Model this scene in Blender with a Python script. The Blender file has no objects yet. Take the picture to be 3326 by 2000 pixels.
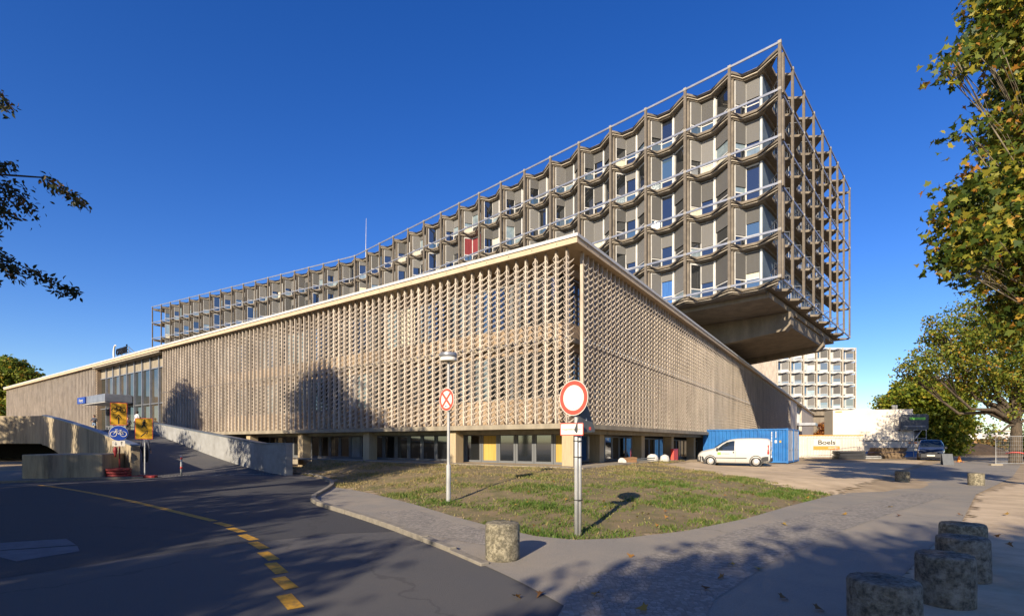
import bpy, bmesh, math, random
import numpy as np
from mathutils import Vector, Matrix

random.seed(7)
rng = np.random.default_rng(11)
R = math.radians
scene = bpy.context.scene
col = scene.collection

# ------------------------------------------------------------------ camera
EYE = 1.6
cd = bpy.data.cameras.new('camera')
cam = bpy.data.objects.new('camera', cd)
col.objects.link(cam)
cam.location = (0, 0, EYE)
cam.rotation_euler = (R(90), 0, 0)
cd.sensor_width = 36.0
cd.lens = 36.0 * 1595.0 / 3326.0
cd.shift_y = 435.0 / 3326.0
cd.clip_start = 0.1
cd.clip_end = 4000
scene.camera = cam

# ------------------------------------------------------------------ sky, sun, exposure
SUN_AZ, SUN_EL = 24.0, 23.5          # the light travels towards this azimuth (from +Y towards +X)
world = bpy.data.worlds.new('World')
scene.world = world
world.use_nodes = True
wn = world.node_tree.nodes
wl = world.node_tree.links
for n in list(wn):
    wn.remove(n)
sky = wn.new('ShaderNodeTexSky')
sky.sky_type = 'NISHITA'
sky.sun_disc = False
sky.sun_elevation = R(SUN_EL)
sky.sun_rotation = R(180 + SUN_AZ)
sky.altitude = 60
sky.air_density = 1.0
sky.dust_density = 0.3
sky.ozone_density = 4.0
hsv = wn.new('ShaderNodeHueSaturation')
hsv.inputs['Hue'].default_value = 0.519
hsv.inputs['Saturation'].default_value = 1.28
bg = wn.new('ShaderNodeBackground')
bg.inputs['Strength'].default_value = 0.105
wo = wn.new('ShaderNodeOutputWorld')
wl.new(sky.outputs[0], hsv.inputs['Color'])
wl.new(hsv.outputs[0], bg.inputs['Color'])
wl.new(bg.outputs[0], wo.inputs['Surface'])

sd = bpy.data.lights.new('sun', 'SUN')
sun = bpy.data.objects.new('sun', sd)
col.objects.link(sun)
sd.energy = 5.0
sd.angle = R(0.53)
sd.color = (1.0, 0.87, 0.68)
LDIR = Vector((math.sin(R(SUN_AZ)) * math.cos(R(SUN_EL)), math.cos(R(SUN_AZ)) * math.cos(R(SUN_EL)), -math.sin(R(SUN_EL))))
sun.rotation_euler = LDIR.to_track_quat('-Z', 'Y').to_euler()
sun.location = (-30, -60, 60)

scene.view_settings.view_transform = 'Standard'
scene.view_settings.look = 'None'
scene.view_settings.exposure = 0.74
scene.view_settings.gamma = 1.0
scene.view_settings.use_curve_mapping = False
scene.render.engine = 'CYCLES'
scene.cycles.use_denoising = True
scene.cycles.max_bounces = 6
scene.cycles.diffuse_bounces = 3
scene.cycles.glossy_bounces = 3
scene.cycles.transmission_bounces = 3
scene.cycles.transparent_max_bounces = 6
scene.cycles.caustics_reflective = False
scene.cycles.caustics_refractive = False

# ------------------------------------------------------------------ helpers
S = 3326.0 / 2468.0
def ray(px, py):
    return ((px * S - 1663) / 1595.0, (1435 - py * S) / 1595.0)
def gp(px, py, z=0.0):
    k, v = ray(px, py)
    D = (z - EYE) / v
    return Vector((k * D, D, z))
def at(px, D, z=0.0):
    return Vector(((px * S - 1663) / 1595.0 * D, D, z))
def zat(py, D):
    return EYE + (1435 - py * S) / 1595.0 * D

class MB:
    def __init__(self):
        self.v = []; self.f = []; self.m = []
    def add(self, vs, fs, mi=0):
        o = len(self.v)
        self.v.extend([tuple(p) for p in vs])
        for f in fs:
            self.f.append(tuple(i + o for i in f)); self.m.append(mi)
        return self
    def box(self, a, b, mi=0, M=None):
        x0, y0, z0 = a; x1, y1, z1 = b
        vs = [(x0,y0,z0),(x1,y0,z0),(x1,y1,z0),(x0,y1,z0),(x0,y0,z1),(x1,y0,z1),(x1,y1,z1),(x0,y1,z1)]
        if M is not None:
            vs = [tuple(M @ Vector(p)) for p in vs]
        return self.add(vs, [(0,3,2,1),(4,5,6,7),(0,1,5,4),(1,2,6,5),(2,3,7,6),(3,0,4,7)], mi)
    def bar(self, p, q, w, h, mi=0, up=(0,0,1)):
        p = Vector(p); q = Vector(q); d = (q - p).normalized()
        up = Vector(up)
        if abs(d.dot(up)) > 0.98:
            up = Vector((0, 1, 0))
        s = d.cross(up).normalized() * (w / 2); u = s.cross(d).normalized() * (h / 2)
        vs = [p - s - u, p + s - u, p + s + u, p - s + u, q - s - u, q + s - u, q + s + u, q - s + u]
        return self.add(vs, [(0,1,2,3),(7,6,5,4),(0,4,5,1),(1,5,6,2),(2,6,7,3),(3,7,4,0)], mi)
    def tube(self, pts, rad, n=8, mi=0, cap=True):
        pts = [Vector(p) for p in pts]
        if not hasattr(rad, '__len__'):
            rad = [rad] * len(pts)
        rings = []
        prev = None
        for i, p in enumerate(pts):
            d = (pts[min(i + 1, len(pts) - 1)] - pts[max(i - 1, 0)])
            d = d.normalized() if d.length > 1e-9 else Vector((0, 0, 1))
            if prev is None:
                a = Vector((1, 0, 0)) if abs(d.x) < 0.9 else Vector((0, 1, 0))
                s = d.cross(a).normalized()
            else:
                s = (prev - d * prev.dot(d))
                s = s.normalized() if s.length > 1e-6 else d.orthogonal().normalized()
            prev = s
            t = d.cross(s)
            rings.append([p + (s * math.cos(2*math.pi*j/n) + t * math.sin(2*math.pi*j/n)) * rad[i] for j in range(n)])
        vs = [q for r in rings for q in r]
        fs = []
        for i in range(len(rings) - 1):
            for j in range(n):
                k = (j + 1) % n
                fs.append((i*n+j, i*n+k, (i+1)*n+k, (i+1)*n+j))
        if cap:
            fs.append(tuple(range(n - 1, -1, -1)))
            fs.append(tuple((len(rings)-1)*n + j for j in range(n)))
        return self.add(vs, fs, mi)
    def lathe(self, prof, n=24, mi=0, M=None, cap=True):
        vs = []; fs = []
        for r, z in prof:
            for j in range(n):
                a = 2*math.pi*j/n
                vs.append(Vector((r*math.cos(a), r*math.sin(a), z)))
        if M is not None:
            vs = [M @ p for p in vs]
        for i in range(len(prof) - 1):
            for j in range(n):
                k = (j+1) % n
                fs.append((i*n+j, i*n+k, (i+1)*n+k, (i+1)*n+j))
        if cap:
            fs.append(tuple(range(n-1, -1, -1)))
            fs.append(tuple((len(prof)-1)*n + j for j in range(n)))
        return self.add(vs, fs, mi)
    def prism(self, poly, z0, z1, mi=0, M=None):
        n = len(poly)
        vs = [Vector((p[0], p[1], z0)) for p in poly] + [Vector((p[0], p[1], z1)) for p in poly]
        if M is not None:
            vs = [M @ p for p in vs]
        fs = [tuple(range(n-1, -1, -1)), tuple(range(n, 2*n))]
        for i in range(n):
            j = (i+1) % n
            fs.append((i, j, n+j, n+i))
        return self.add(vs, fs, mi)
    def mesh(self, name, mats, smooth=False):
        me = bpy.data.meshes.new(name)
        me.from_pydata(self.v, [], self.f)
        if not isinstance(mats, (list, tuple)):
            mats = [mats]
        for m in mats:
            me.materials.append(m)
        if any(self.m):
            me.polygons.foreach_set('material_index', self.m)
        if smooth:
            me.polygons.foreach_set('use_smooth', [True] * len(me.polygons))
        me.update()
        return me
    def build(self, name, mats, parent=None, smooth=False, **kw):
        return mk(name, self.mesh(name, mats, smooth), parent, **kw)

def mk(name, me, parent=None, loc=(0,0,0), rot=(0,0,0), scale=None, **tags):
    o = bpy.data.objects.new(name, me)
    col.objects.link(o)
    o.location = loc
    o.rotation_euler = rot
    if scale is not None:
        o.scale = scale
    if parent is not None:
        o.parent = parent
    return tag(o, **tags)
def tag(o, label=None, cat=None, group=None, kind=None):
    if label: o['label'] = label
    if cat: o['category'] = cat
    if group: o['group'] = group
    if kind: o['kind'] = kind
    return o
def empty(name, loc=(0,0,0), rz=0.0, **tags):
    o = bpy.data.objects.new(name, None)
    col.objects.link(o)
    o.location = loc
    o.rotation_euler = (0, 0, rz)
    return tag(o, **tags)
def bevel(o, w=0.02, seg=2):
    m = o.modifiers.new('bevel', 'BEVEL'); m.width = w; m.segments = seg; m.limit_method = 'ANGLE'; m.angle_limit = R(40)
    return o
def text(name, body, size, m, parent, loc, rot, extrude=0.004, ax='CENTER', sx=1.0, ay='CENTER', bold=0.0):
    c = bpy.data.curves.new(name, 'FONT')
    c.body = body; c.size = size; c.extrude = extrude; c.offset = bold
    c.align_x = ax; c.align_y = ay
    t = bpy.data.objects.new('tmp_text', c); col.objects.link(t)
    bpy.context.view_layer.update()
    me = bpy.data.meshes.new_from_object(t.evaluated_get(bpy.context.evaluated_depsgraph_get()))
    bpy.data.objects.remove(t)
    me.name = name; me.materials.clear(); me.materials.append(m)
    return mk(name, me, parent, loc=loc, rot=rot, scale=(sx, 1, 1))
def facing(nx, ny):
    """rotation for flat things modelled in the local XZ plane facing local -Y"""
    return (0, 0, math.atan2(nx, -ny))

# ------------------------------------------------------------------ materials
def new_mat(name):
    m = bpy.data.materials.new(name); m.use_nodes = True
    nt = m.node_tree
    return m, nt, nt.nodes['Principled BSDF']
def rgb(c):
    return (c[0], c[1], c[2], 1.0)
def mat(name, c1, c2=None, rough=0.8, scale=6.0, detail=6.0, bump=0.0, bscale=60.0, bdist=0.01, metal=0.0, spec=0.4, dirt=None, dscale=0.6, damt=0.5, stretch=None, lohi=(0.35, 0.65)):
    m, nt, b = new_mat(name)
    N, L = nt.nodes, nt.links
    b.inputs['Roughness'].default_value = rough
    b.inputs['Metallic'].default_value = metal
    b.inputs['Specular IOR Level'].default_value = spec
    b.inputs['Base Color'].default_value = rgb(c1)
    if c2 is None and bump == 0 and dirt is None:
        return m
    geo = N.new('ShaderNodeNewGeometry')
    pos = geo.outputs['Position']
    if stretch:
        mp = N.new('ShaderNodeMapping'); mp.inputs['Scale'].default_value = stretch
        L.new(pos, mp.inputs['Vector']); pos = mp.outputs[0]
    out = None
    if c2 is not None:
        n1 = N.new('ShaderNodeTexNoise'); n1.inputs['Scale'].default_value = scale; n1.inputs['Detail'].default_value = detail
        n1.inputs['Roughness'].default_value = 0.65
        L.new(pos, n1.inputs['Vector'])
        r = N.new('ShaderNodeValToRGB')
        r.color_ramp.elements[0].position = lohi[0]; r.color_ramp.elements[0].color = rgb(c1)
        r.color_ramp.elements[1].position = lohi[1]; r.color_ramp.elements[1].color = rgb(c2)
        L.new(n1.outputs['Fac'], r.inputs['Fac'])
        out = r.outputs['Color']
    if dirt is not None:
        n2 = N.new('ShaderNodeTexNoise'); n2.inputs['Scale'].default_value = dscale; n2.inputs['Detail'].default_value = 8.0
        n2.inputs['Roughness'].default_value = 0.7
        L.new(pos, n2.inputs['Vector'])
        r2 = N.new('ShaderNodeMapRange'); r2.inputs['From Min'].default_value = 0.45; r2.inputs['From Max'].default_value = 0.72
        r2.inputs['To Max'].default_value = damt
        L.new(n2.outputs['Fac'], r2.inputs['Value'])
        mx = N.new('ShaderNodeMix'); mx.data_type = 'RGBA'
        L.new(r2.outputs[0], mx.inputs['Factor'])
        if out is not None:
            L.new(out, mx.inputs['A'])
        else:
            mx.inputs['A'].default_value = rgb(c1)
        mx.inputs['B'].default_value = rgb(dirt)
        out = mx.outputs['Result']
    if out is not None:
        L.new(out, b.inputs['Base Color'])
    if bump > 0:
        n3 = N.new('ShaderNodeTexNoise'); n3.inputs['Scale'].default_value = bscale; n3.inputs['Detail'].default_value = 4.0
        L.new(pos, n3.inputs['Vector'])
        bp = N.new('ShaderNodeBump'); bp.inputs['Strength'].default_value = bump; bp.inputs['Distance'].default_value = bdist
        L.new(n3.outputs['Fac'], bp.inputs['Height'])
        L.new(bp.outputs[0], b.inputs['Normal'])
    return m

def leaf_mat(name, ramp, trans=0.35, rough=0.5):
    m, nt, b = new_mat(name)
    N, L = nt.nodes, nt.links
    at_ = N.new('ShaderNodeAttribute'); at_.attribute_name = 'tint'
    r = N.new('ShaderNodeValToRGB')
    r.color_ramp.interpolation = 'LINEAR'
    els = r.color_ramp.elements
    els[0].position = ramp[0][0]; els[0].color = rgb(ramp[0][1])
    els[1].position = ramp[-1][0]; els[1].color = rgb(ramp[-1][1])
    for p, c in ramp[1:-1]:
        e = els.new(p); e.color = rgb(c)
    L.new(at_.outputs['Fac'], r.inputs['Fac'])
    L.new(r.outputs[0], b.inputs['Base Color'])
    b.inputs['Roughness'].default_value = rough
    b.inputs['Specular IOR Level'].default_value = 0.3
    tr = N.new('ShaderNodeBsdfTranslucent')
    L.new(r.outputs[0], tr.inputs['Color'])
    mx = N.new('ShaderNodeMixShader'); mx.inputs['Fac'].default_value = trans
    L.new(b.outputs[0], mx.inputs[1]); L.new(tr.outputs[0], mx.inputs[2])
    L.new(mx.outputs[0], N['Material Output'].inputs['Surface'])
    return m

def asphalt_mat(name, base, light, patch):
    m, nt, b = new_mat(name)
    N, L = nt.nodes, nt.links
    geo = N.new('ShaderNodeNewGeometry')
    g = N.new('ShaderNodeTexNoise'); g.inputs['Scale'].default_value = 130; g.inputs['Detail'].default_value = 3
    L.new(geo.outputs['Position'], g.inputs['Vector'])
    r = N.new('ShaderNodeValToRGB')
    r.color_ramp.elements[0].position = 0.36; r.color_ramp.elements[0].color = rgb(base)
    r.color_ramp.elements[1].position = 0.7; r.color_ramp.elements[1].color = rgb(light)
    L.new(g.outputs['Fac'], r.inputs['Fac'])
    p = N.new('ShaderNodeTexNoise'); p.inputs['Scale'].default_value = 0.5; p.inputs['Detail'].default_value = 9; p.inputs['Roughness'].default_value = 0.62
    L.new(geo.outputs['Position'], p.inputs['Vector'])
    mr = N.new('ShaderNodeMapRange'); mr.inputs['From Min'].default_value = 0.42; mr.inputs['From Max'].default_value = 0.68; mr.inputs['To Max'].default_value = 0.75
    L.new(p.outputs['Fac'], mr.inputs['Value'])
    mx = N.new('ShaderNodeMix'); mx.data_type = 'RGBA'
    L.new(mr.outputs[0], mx.inputs['Factor']); L.new(r.outputs[0], mx.inputs['A'])
    mx.inputs['B'].default_value = rgb(patch)
    # a few fine cracks
    v = N.new('ShaderNodeTexVoronoi'); v.feature = 'DISTANCE_TO_EDGE'; v.inputs['Scale'].default_value = 0.34
    wv = N.new('ShaderNodeTexNoise'); wv.inputs['Scale'].default_value = 2.2; wv.inputs['Detail'].default_value = 6
    L.new(geo.outputs['Position'], wv.inputs['Vector'])
    ad = N.new('ShaderNodeMix'); ad.data_type = 'VECTOR'; ad.inputs['Factor'].default_value = 0.45
    L.new(geo.outputs['Position'], ad.inputs['A']); L.new(wv.outputs['Color'], ad.inputs['B'])
    L.new(ad.outputs['Result'], v.inputs['Vector'])
    cm = N.new('ShaderNodeMapRange'); cm.inputs['From Min'].default_value = 0.002; cm.inputs['From Max'].default_value = 0.007
    cm.inputs['To Min'].default_value = 0.28; cm.inputs['To Max'].default_value = 0.0
    L.new(v.outputs['Distance'], cm.inputs['Value'])
    mx2 = N.new('ShaderNodeMix'); mx2.data_type = 'RGBA'
    L.new(cm.outputs[0], mx2.inputs['Factor']); L.new(mx.outputs['Result'], mx2.inputs['A'])
    mx2.inputs['B'].default_value = rgb([c * 0.35 for c in base])
    L.new(mx2.outputs['Result'], b.inputs['Base Color'])
    b.inputs['Roughness'].default_value = 0.85
    b.inputs['Specular IOR Level'].default_value = 0.35
    bp = N.new('ShaderNodeBump'); bp.inputs['Strength'].default_value = 0.7; bp.inputs['Distance'].default_value = 0.012
    L.new(g.outputs['Fac'], bp.inputs['Height']); L.new(bp.outputs[0], b.inputs['Normal'])
    return m

def mosaic_mat(name):
    m, nt, b = new_mat(name)
    N, L = nt.nodes, nt.links
    geo = N.new('ShaderNodeNewGeometry')
    v = N.new('ShaderNodeTexVoronoi'); v.inputs['Scale'].default_value = 19; v.inputs['Randomness'].default_value = 0.7
    e = N.new('ShaderNodeTexVoronoi'); e.feature = 'DISTANCE_TO_EDGE'; e.inputs['Scale'].default_value = 19; e.inputs['Randomness'].default_value = 0.7
    L.new(geo.outputs['Position'], v.inputs['Vector']); L.new(geo.outputs['Position'], e.inputs['Vector'])
    r = N.new('ShaderNodeValToRGB')
    r.color_ramp.elements[0].color = (0.19, 0.17, 0.14, 1); r.color_ramp.elements[1].color = (0.34, 0.30, 0.245, 1)
    sp = N.new('ShaderNodeSeparateColor'); L.new(v.outputs['Color'], sp.inputs[0]); L.new(sp.outputs[0], r.inputs['Fac'])
    p = N.new('ShaderNodeTexNoise'); p.inputs['Scale'].default_value = 1.3; p.inputs['Detail'].default_value = 7
    L.new(geo.outputs['Position'], p.inputs['Vector'])
    mr = N.new('ShaderNodeMapRange'); mr.inputs['From Min'].default_value = 0.012; mr.inputs['From Max'].default_value = 0.05
    L.new(e.outputs['Distance'], mr.inputs['Value'])
    pm = N.new('ShaderNodeMapRange'); pm.inputs['From Min'].default_value = 0.45; pm.inputs['From Max'].default_value = 0.6
    L.new(p.outputs['Fac'], pm.inputs['Value'])
    sand = N.new('ShaderNodeMix'); sand.data_type = 'RGBA'
    L.new(pm.outputs[0], sand.inputs['Factor']); sand.inputs['A'].default_value = (0.11, 0.095, 0.075, 1); sand.inputs['B'].default_value = (0.36, 0.29, 0.20, 1)
    mx = N.new('ShaderNodeMix'); mx.data_type = 'RGBA'
    L.new(mr.outputs[0], mx.inputs['Factor']); L.new(sand.outputs['Result'], mx.inputs['A']); L.new(r.outputs[0], mx.inputs['B'])
    L.new(mx.outputs['Result'], b.inputs['Base Color'])
    b.inputs['Roughness'].default_value = 0.8
    bp = N.new('ShaderNodeBump'); bp.inputs['Strength'].default_value = 0.8; bp.inputs['Distance'].default_value = 0.015
    L.new(mr.outputs[0], bp.inputs['Height']); L.new(bp.outputs[0], b.inputs['Normal'])
    return m

def streak_mat(name, c1, c2, dark, amt=0.8):
    """weathered concrete with rain streaks running down"""
    m = mat(name, c1, c2, rough=0.9, scale=3.0, bump=0.3, bscale=40, dirt=dark, dscale=1.0, damt=amt, stretch=(2.2, 2.2, 0.28))
    return m

def ground_mat(name):
    m = mat(name, (0.42, 0.315, 0.195), (0.32, 0.235, 0.14), rough=0.95, scale=1.1, bump=0.6, bscale=30, bdist=0.03, dirt=(0.20, 0.145, 0.085), dscale=0.45, damt=0.75)
    return m

M = {}
def tone_vary(m, lo, hi):
    nt = m.node_tree; b = nt.nodes['Principled BSDF']
    src = b.inputs['Base Color'].links[0].from_socket
    oi = nt.nodes.new('ShaderNodeObjectInfo'); mr = nt.nodes.new('ShaderNodeMapRange')
    mr.inputs['To Min'].default_value = lo; mr.inputs['To Max'].default_value = hi
    nt.links.new(oi.outputs['Random'], mr.inputs['Value'])
    mx = nt.nodes.new('ShaderNodeMix'); mx.data_type = 'RGBA'; mx.blend_type = 'MULTIPLY'; mx.inputs['Factor'].default_value = 1.0
    nt.links.new(src, mx.inputs['A']); nt.links.new(mr.outputs[0], mx.inputs['B'])
    nt.links.new(mx.outputs['Result'], b.inputs['Base Color'])
    return m
M['screen'] = tone_vary(mat('screen_concrete', (0.60, 0.51, 0.405), (0.46, 0.39, 0.31), rough=0.85, scale=2.2, bump=0.15, bscale=80, dirt=(0.27, 0.22, 0.17), dscale=0.9, damt=0.75, stretch=(1.6, 1.6, 0.5)), 0.82, 1.1)
M['fascia'] = mat('fascia_tan', (0.56, 0.43, 0.28), (0.47, 0.36, 0.235), rough=0.8, scale=1.4, bump=0.1)
M['flash'] = mat('flashing_white', (0.58, 0.56, 0.52), (0.48, 0.465, 0.435), rough=0.55, scale=2.0)
M['spandrel'] = mat('spandrel_buff', (0.38, 0.275, 0.178), (0.29, 0.21, 0.138), rough=0.85, scale=1.1, bump=0.1, dirt=(0.33, 0.24, 0.16), dscale=0.7, damt=0.5)
M['base'] = mat('base_concrete', (0.34, 0.29, 0.21), (0.26, 0.22, 0.16), rough=0.9, scale=1.5, bump=0.25, bscale=30, dirt=(0.13, 0.11, 0.085), dscale=0.9, damt=0.7, stretch=(1.5, 1.5, 0.5))
M['column'] = mat('column_concrete', (0.46, 0.36, 0.22), (0.36, 0.28, 0.17), rough=0.9, scale=8, bump=0.3, bscale=18, stretch=(3, 3, 0.2))
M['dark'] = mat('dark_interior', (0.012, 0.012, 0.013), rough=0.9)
M['glass'] = mat('glass_dark', (0.016, 0.018, 0.02), rough=0.05, spec=1.0)
M['glassblue'] = mat('glass_blue', (0.05, 0.09, 0.14), rough=0.05, spec=1.0)
M['glasspale'] = mat('glass_pale', (0.25, 0.32, 0.34), (0.13, 0.17, 0.19), rough=0.12, scale=0.9, spec=0.8)
M['winframe'] = mat('window_frame_grey', (0.16, 0.165, 0.17), rough=0.5, metal=0.2)
M['white'] = mat('white_frame', (0.60, 0.58, 0.54), (0.48, 0.465, 0.435), rough=0.55, scale=2.0)
M['tpost'] = mat('post_concrete', (0.175, 0.145, 0.112), (0.12, 0.10, 0.078), rough=0.85, scale=3.0, bump=0.25, bscale=50, dirt=(0.12, 0.095, 0.07), dscale=1.3, damt=0.6)
M['rail'] = mat('rail_aluminium', (0.33, 0.34, 0.37), (0.24, 0.25, 0.275), rough=0.42, scale=1.5, metal=0.5)
M['collar'] = mat('collar_steel', (0.34, 0.31, 0.26), (0.26, 0.235, 0.20), rough=0.6, scale=3.0, metal=0.2)
M['slab'] = mat('slab_concrete', (0.24, 0.20, 0.152), (0.155, 0.13, 0.10), rough=0.9, scale=1.5, bump=0.2, dirt=(0.09, 0.075, 0.06), dscale=0.8, damt=0.7)
M['lip'] = mat('slab_lip', (0.52, 0.45, 0.35), (0.36, 0.31, 0.24), rough=0.8, scale=2.0)
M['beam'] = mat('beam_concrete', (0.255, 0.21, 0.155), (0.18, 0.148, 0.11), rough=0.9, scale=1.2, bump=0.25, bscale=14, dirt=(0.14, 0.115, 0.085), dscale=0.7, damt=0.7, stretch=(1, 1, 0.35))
M['blind'] = None
M['endwall'] = mat('end_wall_blue_grey', (0.12, 0.16, 0.20), (0.09, 0.12, 0.155), rough=0.7, scale=1.5)
M['balglass'] = mat('balcony_glass', (0.07, 0.115, 0.14), rough=0.1, spec=0.8)
M['balglass'].node_tree.nodes['Principled BSDF'].inputs['Alpha'].default_value = 0.45
M['curtain'] = mat('curtain_cream', (0.62, 0.58, 0.44), (0.50, 0.46, 0.34), rough=0.9, scale=9.0, stretch=(1, 1, 0.05))
M['curtain_blue'] = mat('curtain_blue', (0.05, 0.16, 0.42), (0.03, 0.10, 0.30), rough=0.9, scale=9.0, stretch=(1, 1, 0.05))
M['curtain_red'] = mat('curtain_red', (0.22, 0.035, 0.04), (0.14, 0.02, 0.025), rough=0.9, scale=9.0, stretch=(1, 1, 0.05))
M['curtain_yellow'] = mat('curtain_yellow', (0.50, 0.34, 0.09), (0.38, 0.26, 0.06), rough=0.9, scale=9.0, stretch=(1, 1, 0.05))
M['asphalt'] = asphalt_mat('asphalt', (0.05, 0.049, 0.05), (0.155, 0.148, 0.138), (0.11, 0.10, 0.09))
M['asphalt_new'] = asphalt_mat('asphalt_resurfaced', (0.034, 0.034, 0.037), (0.085, 0.083, 0.082), (0.06, 0.057, 0.055))
M['bouncecut'] = mat('roof_bounce_cut', (0.11, 0.105, 0.10), (0.07, 0.068, 0.065), rough=0.95, scale=5)  # dark tone picked to cut light bounced up from the unseen roof
M['path'] = asphalt_mat('path_asphalt', (0.19, 0.17, 0.14), (0.35, 0.315, 0.262), (0.36, 0.30, 0.22))
M['mosaic'] = mosaic_mat('mosaic_paving')
M['kerb'] = mat('kerb_stone', (0.24, 0.21, 0.165), (0.17, 0.15, 0.12), rough=0.9, scale=7, bump=0.35, bscale=45)
M['ground'] = ground_mat('dry_soil')
M['lawnsoil'] = mat('lawn_soil', (0.235, 0.165, 0.085), (0.10, 0.10, 0.03), rough=0.95, scale=1.6, bump=0.6, bscale=25, bdist=0.03, dirt=(0.24, 0.175, 0.10), dscale=0.5, damt=0.9)
M['sand'] = mat('sandy_soil', (0.60, 0.46, 0.295), (0.49, 0.37, 0.235), rough=0.95, scale=1.4, bump=0.5, bscale=22, bdist=0.02, dirt=(0.24, 0.175, 0.105), dscale=0.6, damt=0.7)
M['yellow'] = mat('yellow_marking', (0.62, 0.32, 0.02), (0.46, 0.24, 0.02), rough=0.75, scale=14, bump=0.3, bscale=120, dirt=(0.10, 0.07, 0.03), dscale=9, damt=0.9)
M['patch'] = mat('concrete_plate', (0.11, 0.11, 0.115), (0.15, 0.15, 0.155), rough=0.85, scale=4, bump=0.2, bscale=90)
M['parapet'] = streak_mat('parapet_concrete', (0.42, 0.34, 0.22), (0.33, 0.265, 0.175), (0.085, 0.07, 0.05), 0.9)
M['parapet2'] = mat('parapet_grey', (0.34, 0.34, 0.33), (0.27, 0.265, 0.25), rough=0.85, scale=1.2, bump=0.2, dirt=(0.15, 0.14, 0.12), dscale=0.8, damt=0.6)
M['zinc'] = mat('zinc_cap', (0.20, 0.23, 0.27), (0.14, 0.165, 0.19), rough=0.45, scale=2, metal=0.4)
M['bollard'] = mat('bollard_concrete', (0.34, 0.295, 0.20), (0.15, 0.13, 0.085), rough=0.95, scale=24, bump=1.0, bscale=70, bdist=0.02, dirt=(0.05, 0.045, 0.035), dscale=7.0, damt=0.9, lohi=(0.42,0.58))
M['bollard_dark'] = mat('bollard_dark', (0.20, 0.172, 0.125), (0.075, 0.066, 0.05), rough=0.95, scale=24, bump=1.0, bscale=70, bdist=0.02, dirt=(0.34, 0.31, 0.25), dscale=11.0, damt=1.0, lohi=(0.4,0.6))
M['galv'] = mat('galvanised_steel', (0.46, 0.455, 0.44), (0.33, 0.33, 0.32), rough=0.5, scale=6, metal=0.25, stretch=(1, 1, 0.4))
M['signwhite'] = mat('sign_white', (0.70, 0.65, 0.56), rough=0.45)
M['signred'] = mat('sign_red', (0.72, 0.085, 0.06), rough=0.45)
M['signback'] = mat('sign_back', (0.10, 0.105, 0.11), (0.075, 0.08, 0.085), rough=0.6, scale=5)
M['signyellow'] = mat('sign_yellow', (0.60, 0.33, 0.015), (0.52, 0.28, 0.015), rough=0.5, scale=3)
M['signblue'] = mat('sign_blue', (0.012, 0.05, 0.30), rough=0.4)
M['black'] = mat('black_print', (0.012, 0.011, 0.011), rough=0.6)
M['redplastic'] = mat('red_plastic', (0.26, 0.018, 0.02), (0.18, 0.014, 0.016), rough=0.6, scale=8, dirt=(0.12, 0.05, 0.04), dscale=4, damt=0.6)
M['bark'] = mat('bark', (0.115, 0.085, 0.055), (0.05, 0.038, 0.026), rough=0.95, scale=5, bump=0.6, bscale=20, bdist=0.03, stretch=(2, 2, 0.6))
M['barkpale'] = mat('plane_bark', (0.24, 0.20, 0.135), (0.09, 0.07, 0.045), rough=0.9, scale=2.5, bump=0.4, bscale=18, bdist=0.02)

for k_ in ('glass', 'glassblue', 'glasspale'):
    M[k_].node_tree.nodes['Principled BSDF'].inputs['IOR'].default_value = 1.9
def blind_mat(name, c1, c2):
    m, nt, b = new_mat(name)
    N, L = nt.nodes, nt.links
    geo = N.new('ShaderNodeNewGeometry')
    sp = N.new('ShaderNodeSeparateXYZ'); L.new(geo.outputs['Position'], sp.inputs[0])
    mu = N.new('ShaderNodeMath'); mu.operation = 'MULTIPLY'; mu.inputs[1].default_value = 2*math.pi/0.085
    L.new(sp.outputs['Z'], mu.inputs[0])
    si = N.new('ShaderNodeMath'); si.operation = 'SINE'; L.new(mu.outputs[0], si.inputs[0])
    mr = N.new('ShaderNodeMapRange'); mr.inputs['From Min'].default_value = -1; mr.inputs['From Max'].default_value = 1
    L.new(si.outputs[0], mr.inputs['Value'])
    oi = N.new('ShaderNodeObjectInfo')
    va = N.new('ShaderNodeMapRange'); va.inputs['To Min'].default_value = 0.55; va.inputs['To Max'].default_value = 1.25
    L.new(oi.outputs['Random'], va.inputs['Value'])
    mx = N.new('ShaderNodeMix'); mx.data_type = 'RGBA'
    L.new(mr.outputs[0], mx.inputs['Factor']); mx.inputs['A'].default_value = rgb(c1); mx.inputs['B'].default_value = rgb(c2)
    vm = N.new('ShaderNodeMix'); vm.data_type = 'RGBA'; vm.blend_type = 'MULTIPLY'; vm.inputs['Factor'].default_value = 1.0
    L.new(mx.outputs['Result'], vm.inputs['A']); L.new(va.outputs[0], vm.inputs['B'])
    L.new(vm.outputs['Result'], b.inputs['Base Color'])
    bp = N.new('ShaderNodeBump'); bp.inputs['Strength'].default_value = 0.6; bp.inputs['Distance'].default_value = 0.02
    L.new(si.outputs[0], bp.inputs['Height']); L.new(bp.outputs[0], b.inputs['Normal'])
    b.inputs['Roughness'].default_value = 0.6
    return m
M['blind'] = blind_mat('blind_grey', (0.09, 0.086, 0.08), (0.225, 0.215, 0.20))

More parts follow.
